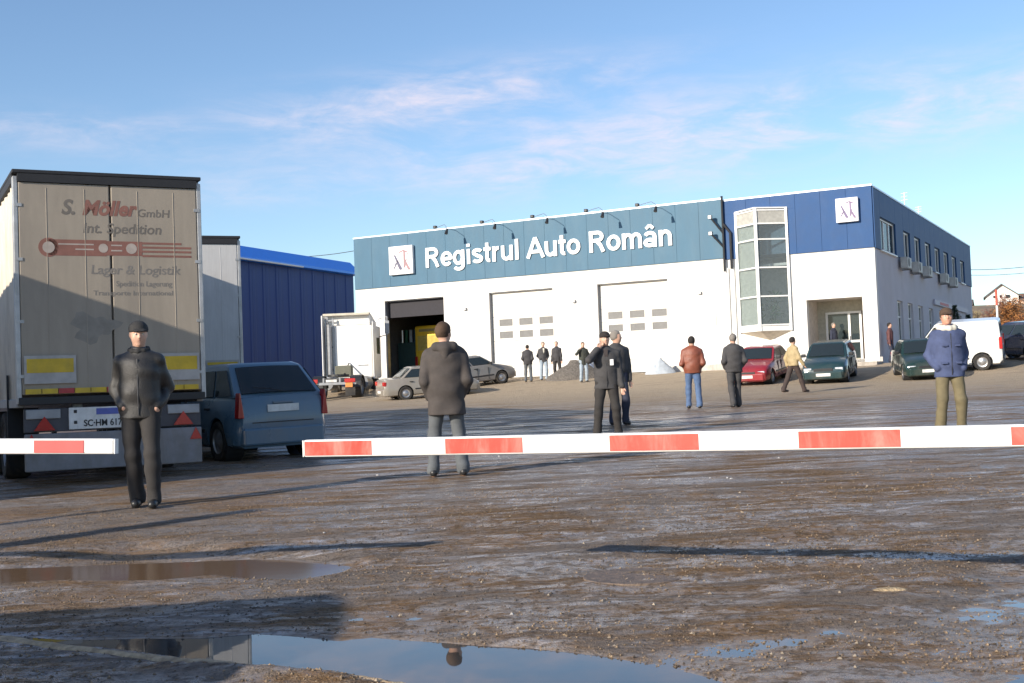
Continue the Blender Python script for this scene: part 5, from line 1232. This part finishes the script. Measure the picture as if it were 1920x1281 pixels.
q = MB(); q.cyl((0, 0, -.05), (0, 0, .012), .31, n=40); o = q.build('manhole_cover', mat('iron_cover', (.17, .125, .095), .7, .1, var=.3, scale=20, bump=.6, bscale=40), None, bevel=.004, loc=(.68, 7.45, gz(.68, 7.45)-.006)); tag(o, 'rusty round manhole cover set in the wet ground', 'manhole cover')
for (px_, py_, s_, lab) in ((1668, 1116, .085, 'tan flat stone lying at the right beside the wet patches'), (1600, 1128, .03, 'small brown stone left of the flat tan stone')):
    gx_, gy_ = g0(px_, py_); q = MB(); q.ico((0, 0, 0), s_, 3, .06, (1.3, .55, .32)); o = q.build('stone', mat('stone_tan', (.40, .30, .18), .9, var=.35, scale=22, bump=.7), None, smooth=True, loc=(gx_, gy_, .015)); tag(o, lab, 'stone')
# loose grit, small stones and ice crumbs
def scatter(name, n, x0, x1, y0, y1, s0, s1, m, seed):
    r = np.random.RandomState(seed); px_ = r.uniform(x0, x1, n); py_ = y0+(y1-y0)*r.uniform(0, 1, n)**1.3; cl = fbm(px_*.9, py_*.9, 3, seed)
    keep = (cl+r.uniform(-.10, .10, n)) > -.0; px_, py_ = px_[keep], py_[keep]; zz = ground_h(px_[None], py_[None])[0]; n = len(px_)
    sz = s0+(s1-s0)*r.uniform(0, 1, n)**4
    base = np.array([(1, 0, 0), (-1, 0, 0), (0, 1, 0), (0, -1, 0), (0, 0, .8), (0, 0, -.6)], float)
    tri = np.array([(0, 2, 4), (2, 1, 4), (1, 3, 4), (3, 0, 4), (2, 0, 5), (1, 2, 5), (3, 1, 5), (0, 3, 5)])
    V = base[None]*(sz[:, None, None]*r.uniform(.55, 1.3, (n, 6, 1))); a = r.uniform(0, 6.28, n); ca, sa = np.cos(a)[:, None], np.sin(a)[:, None]
    Xv = V[..., 0]*ca-V[..., 1]*sa; Yv = V[..., 0]*sa+V[..., 1]*ca; V = np.stack([Xv+px_[:, None], Yv+py_[:, None], V[..., 2]+zz[:, None]+sz[:, None]*.15], -1).reshape(-1, 3)
    F = (tri[None]+6*np.arange(n)[:, None, None]).reshape(-1, 3); me = bpy.data.meshes.new(name); me.from_pydata(V.tolist(), [], F.tolist()); o = obj(name, me, m); tag(o, kind='stuff'); return o
scatter('gravel', 52000, -4.6, 4.9, 4.9, 13, .003, .011, mat('grit_brown', (.19, .135, .085), .85, var=.65, scale=30), 1)
scatter('gravel', 14000, -4.6, 4.9, 4.9, 11, .004, .012, mat('grit_dark', (.085, .066, .05), .8, var=.5, scale=30), 12)
scatter('gravel', 2500, -4.5, 4.8, 5.0, 14, .003, .014, mat('grit_pale', (.27, .22, .165), .8, var=.4, scale=9), 2)
scatter('ice_crumbs', 260, -3.0, 7, 6.0, 26, .004, .02, mat('ice_crumb', (.45, .43, .41), .5, var=.15), 3)

# low kerb along the near bank of the puddle
pts = [g0(*p) for p in [(-120, 1182), (0, 1199), (150, 1217), (300, 1234), (440, 1250), (560, 1260), (660, 1270), (745, 1286), (800, 1308)]]
q = MB(); vs = []; n = 0
for k in range(len(pts)-1):
    for j in range(8):
        u = j/8; x_ = pts[k][0]*(1-u)+pts[k+1][0]*u; y_ = pts[k][1]*(1-u)+pts[k+1][1]*u; jt = .010*math.sin(n*.23)+.004*math.sin(n*.9); n += 1
        vs += [(x_+.01+jt, y_+.030+jt, -.06), (x_+.01+jt, y_+.026+jt, .008+random.uniform(-.003, .003)), (x_+jt, y_+.000+jt, .012+random.uniform(-.003, .003)), (x_-.01, y_-.03, .004), (x_-.03, y_-.06, -.06)]
q.add(vs, [(5*i+j, 5*i+5+j, 5*i+6+j, 5*i+1+j) for i in range(n-1) for j in range(4)])
tag(q.build('kerb', mat('kerb_concrete', (.44, .33, .21), .9, var=.25, scale=18, bump=.6, dirt=(.22, .15, .09), dirt_amt=.8), None, smooth=True, angle=50), kind='structure')

# ---------------------------------------------------------------- far right: houses, trees, poles
def hz(x, y): return float(hill_h(np.array([x*1.]), np.array([y*1.]))[0])
M_hw = mat('house_white', (.78, .75, .70), .8, var=.03); M_hr = mat('house_roof_dark', (.10, .085, .085), .8)
def house(lab, x, y, z, rz, wd, dp, eave, ridge, mw, wins):
    t = thing('house', lab, 'house', (x, y, z), rz)
    q = MB(); q.prism([(-wd/2, -3), (wd/2, -3), (wd/2, eave), (0, ridge), (-wd/2, eave)], 0, dp); q.build('wall', mw, t)
    for sg in (-1, 1):
        q = MB(); dx, dz = wd/2, ridge-eave; o_ = .5
        q.prism([(0, ridge+.02), (sg*(dx+o_), eave-dz*o_/dx+.02), (sg*(dx+o_), eave-dz*o_/dx+.32), (0, ridge+.34)], -.6, dp+.6); q.build('roof', M_hr, t)
    for a, zz, ww, hh in wins:
        q = MB(); q.box(a-ww/2, a+ww/2, -.06, -.005, zz, zz+hh); f = q.build('window', M_frame, t); q = MB(); q.box(a-ww/2+.1, a+ww/2-.1, -.08, -.061, zz+.1, zz+hh-.1); q.build('pane', M_darkglass, f)
    return t
house('white gabled house with dark roof standing on the hill crest', 118.8, 300, 16.9, R_(-21), 7.4, 9, 2.6, 5.3, M_hw, [(-1.7, 2.1, .8, .8), (-.3, 2.1, .7, .9), (1.3, 2.0, 1.2, 1.0), (-.2, .4, 1.1, 1.0), (1.6, .4, 1.1, 1.0)])
house('low pink walled house with dark roof left of the gabled house', 111.6, 301, 16.6, R_(67), 6, 6.2, 1.1, 2.1, mat('house_pink', (.62, .50, .46), .85), [])
house('dark roofed house at the right edge of the picture on the hill', 125.4, 302, 16.8, R_(67), 7, 7.5, 1.6, 3.0, mat('house_cream', (.6, .5, .42), .85), [])
def bare_tree(lab, x, y, z, H, col, n=900, sp=.45, grp=None, seed=1, cat='tree', nm='bare_tree'):
    rr = random.Random(seed); t = thing(nm, lab, cat, (x, y, z), 0, grp); q = MB(); tips = []
    q.tube([(0, 0, -.5), (.03*H, 0, H*.35), (0, .02*H, H*.9)], [H*.025, H*.017, H*.004], 8)
    for k in range(26):
        z0 = H*rr.uniform(.15, .85); a = rr.uniform(0, 6.28); ln = H*sp*rr.uniform(.5, 1)*(1.1-z0/H); p0 = Vector((0, 0, z0)); p1 = p0+Vector((math.cos(a)*ln*.5, math.sin(a)*ln*.5, ln*.45)); p2 = p1+Vector((math.cos(a+.3)*ln*.5, math.sin(a+.3)*ln*.5, ln*.6))
        q.tube([p0, p1, p2], [H*.009, H*.005, H*.002], 5); tips += [p1, p2, (p1+p2)/2]
    q.build('trunk', mat('bark', (.11, .075, .05), .9, var=.3), t)
    q = MB()
    for k in range(n):
        c = rr.choice(tips)+Vector((rr.gauss(0, H*.06), rr.gauss(0, H*.06), rr.gauss(0, H*.07))); d = Vector((rr.gauss(0, .6), rr.gauss(0, .6), rr.gauss(.5, .5))).normalized(); s1 = H*rr.uniform(.02, .05); n_ = d.orthogonal().normalized()*H*.007
        q.add([c-d*s1, c+n_, c+d*s1, c-n_], [(0, 1, 2, 3)])
    q.build('crown', col, t); return t
M_rust = mat('leaves_rust', (.30, .125, .035), .8, var=.45, scale=.8); M_tan = mat('leaves_tan', (.30, .23, .12), .85, var=.4, scale=.8); M_redb = mat('twigs_red', (.24, .085, .055), .85, var=.4, scale=.8); M_con = mat('conifer_green', (.03, .055, .03), .8, var=.4)
def on_hill(px_, Yv): d = ray(px_, 640); X_ = d.x*Yv/d.y; return X_, max(hz(X_, Yv), gz(X_, Yv))
for k, (px_, Yv, H, col, lab, n) in enumerate(((1899, 128, 7.4, M_rust, 'tall orange brown tree with dried leaves behind the white van', 2600), (1912, 122, 5.2, M_redb, 'reddish brown bush filling the right edge of the hillside', 1400), (1874, 150, 4.2, M_rust, 'low orange shrub left of the tall orange brown tree', 1100), (1846, 140, 4.6, M_tan, 'tan leafless shrub left of the orange shrub', 900), (1858, 175, 5.0, M_redb, 'reddish shrub halfway up the slope under the gabled house', 900), (1835, 170, 5.2, M_tan, 'tan shrub next to the far corner of the blue building', 900), (1889, 210, 6.0, M_redb, 'brown red shrub high on the slope below the gabled house', 900), (1925, 110, 5.5, M_rust, 'orange shrub cut off by the right edge', 1200), (1905, 88, 2.6, mat('leaves_olive', (.09, .10, .03), .8, var=.4), 'small olive green bush beyond the dark blue car', 700))):
    X_, Z_ = on_hill(px_, Yv); bare_tree(lab, X_, Yv, Z_-.2, H*.84, col, n, .55, 'shrubs and trees on the slope', 10+k, 'tree' if H > 5.1 else 'shrub', 'bare_tree' if H > 5.1 else 'shrub')
# small conifers by the side wall
for k, (yy, oo, H, lab) in enumerate(((15.5, 1.0, 3.1, 'slim dark conifer by the shaded side wall, nearer one'), (19.0, 1.2, 2.7, 'slim dark conifer by the shaded side wall, further one'))):
    X_ = BLD[0]+UY[0]*yy+UX[0]*oo; Y_ = BLD[1]+UY[1]*yy+UX[1]*oo; t = thing('conifer', lab, 'tree', (X_, Y_, 1.75), 0, 'conifers by the side wall')
    q = MB(); q.cyl((0, 0, 0), (0, 0, H*.9), .06, .02, 8); q.build('trunk', mat('bark', (.11, .075, .05), .9), t); q = MB()
    for j in range(900):
        zz = random.uniform(.1, 1); r = (1-zz)*.65*random.uniform(.4, 1)+.04; a = random.uniform(0, 6.28); c = Vector((math.cos(a)*r, math.sin(a)*r, zz*H)); d = Vector((math.cos(a), math.sin(a), random.uniform(-.2, .6))).normalized()*.11; n_ = d.orthogonal().normalized()*.03
        q.add([c-d, c+n_, c+d, c-n_], [(0, 1, 2, 3)])
    q.build('crown', M_con, t)
t = thing('marker_pole', 'thin pole, white below and red above, behind the white van', 'pole', (22.9, 58.5, gz(22.9, 58.5)))
q = MB(); q.tube([(0, 0, 0), (0, 0, 2.55)], .05, 8); q.build('pole', M_frame, t); q = MB(); q.tube([(0, 0, 2.55), (0, 0, 3.3)], .055, 8); q.build('pole_top', mat('pole_red', (.45, .08, .05), .5), t)
def cable(lab, a, b, sag, r=.02):
    a, b = Vector(a), Vector(b); q = MB(); n = 24; q.tube([a.lerp(b, i/n)-Vector((0, 0, sag*4*(i/n)*(1-i/n))) for i in range(n+1)], r, 5); o = q.build('power_cable', mat('cable_dark', (.05, .05, .055), .6)); tag(o, lab, 'cable', 'overhead cables'); return o
cable('thin overhead cable in the sky above the blue hall', atY(380, 466, 95), atY(760, 447, 90), 1.0, .025)
cable('upper thin overhead cable in the sky at the right edge', atY(1700, 497, 120), atY(2100, 462, 120), 1.2, .03)
cable('lower thin overhead cable in the sky at the right edge', atY(1700, 506, 122), atY(2100, 476, 122), 1.2, .025)
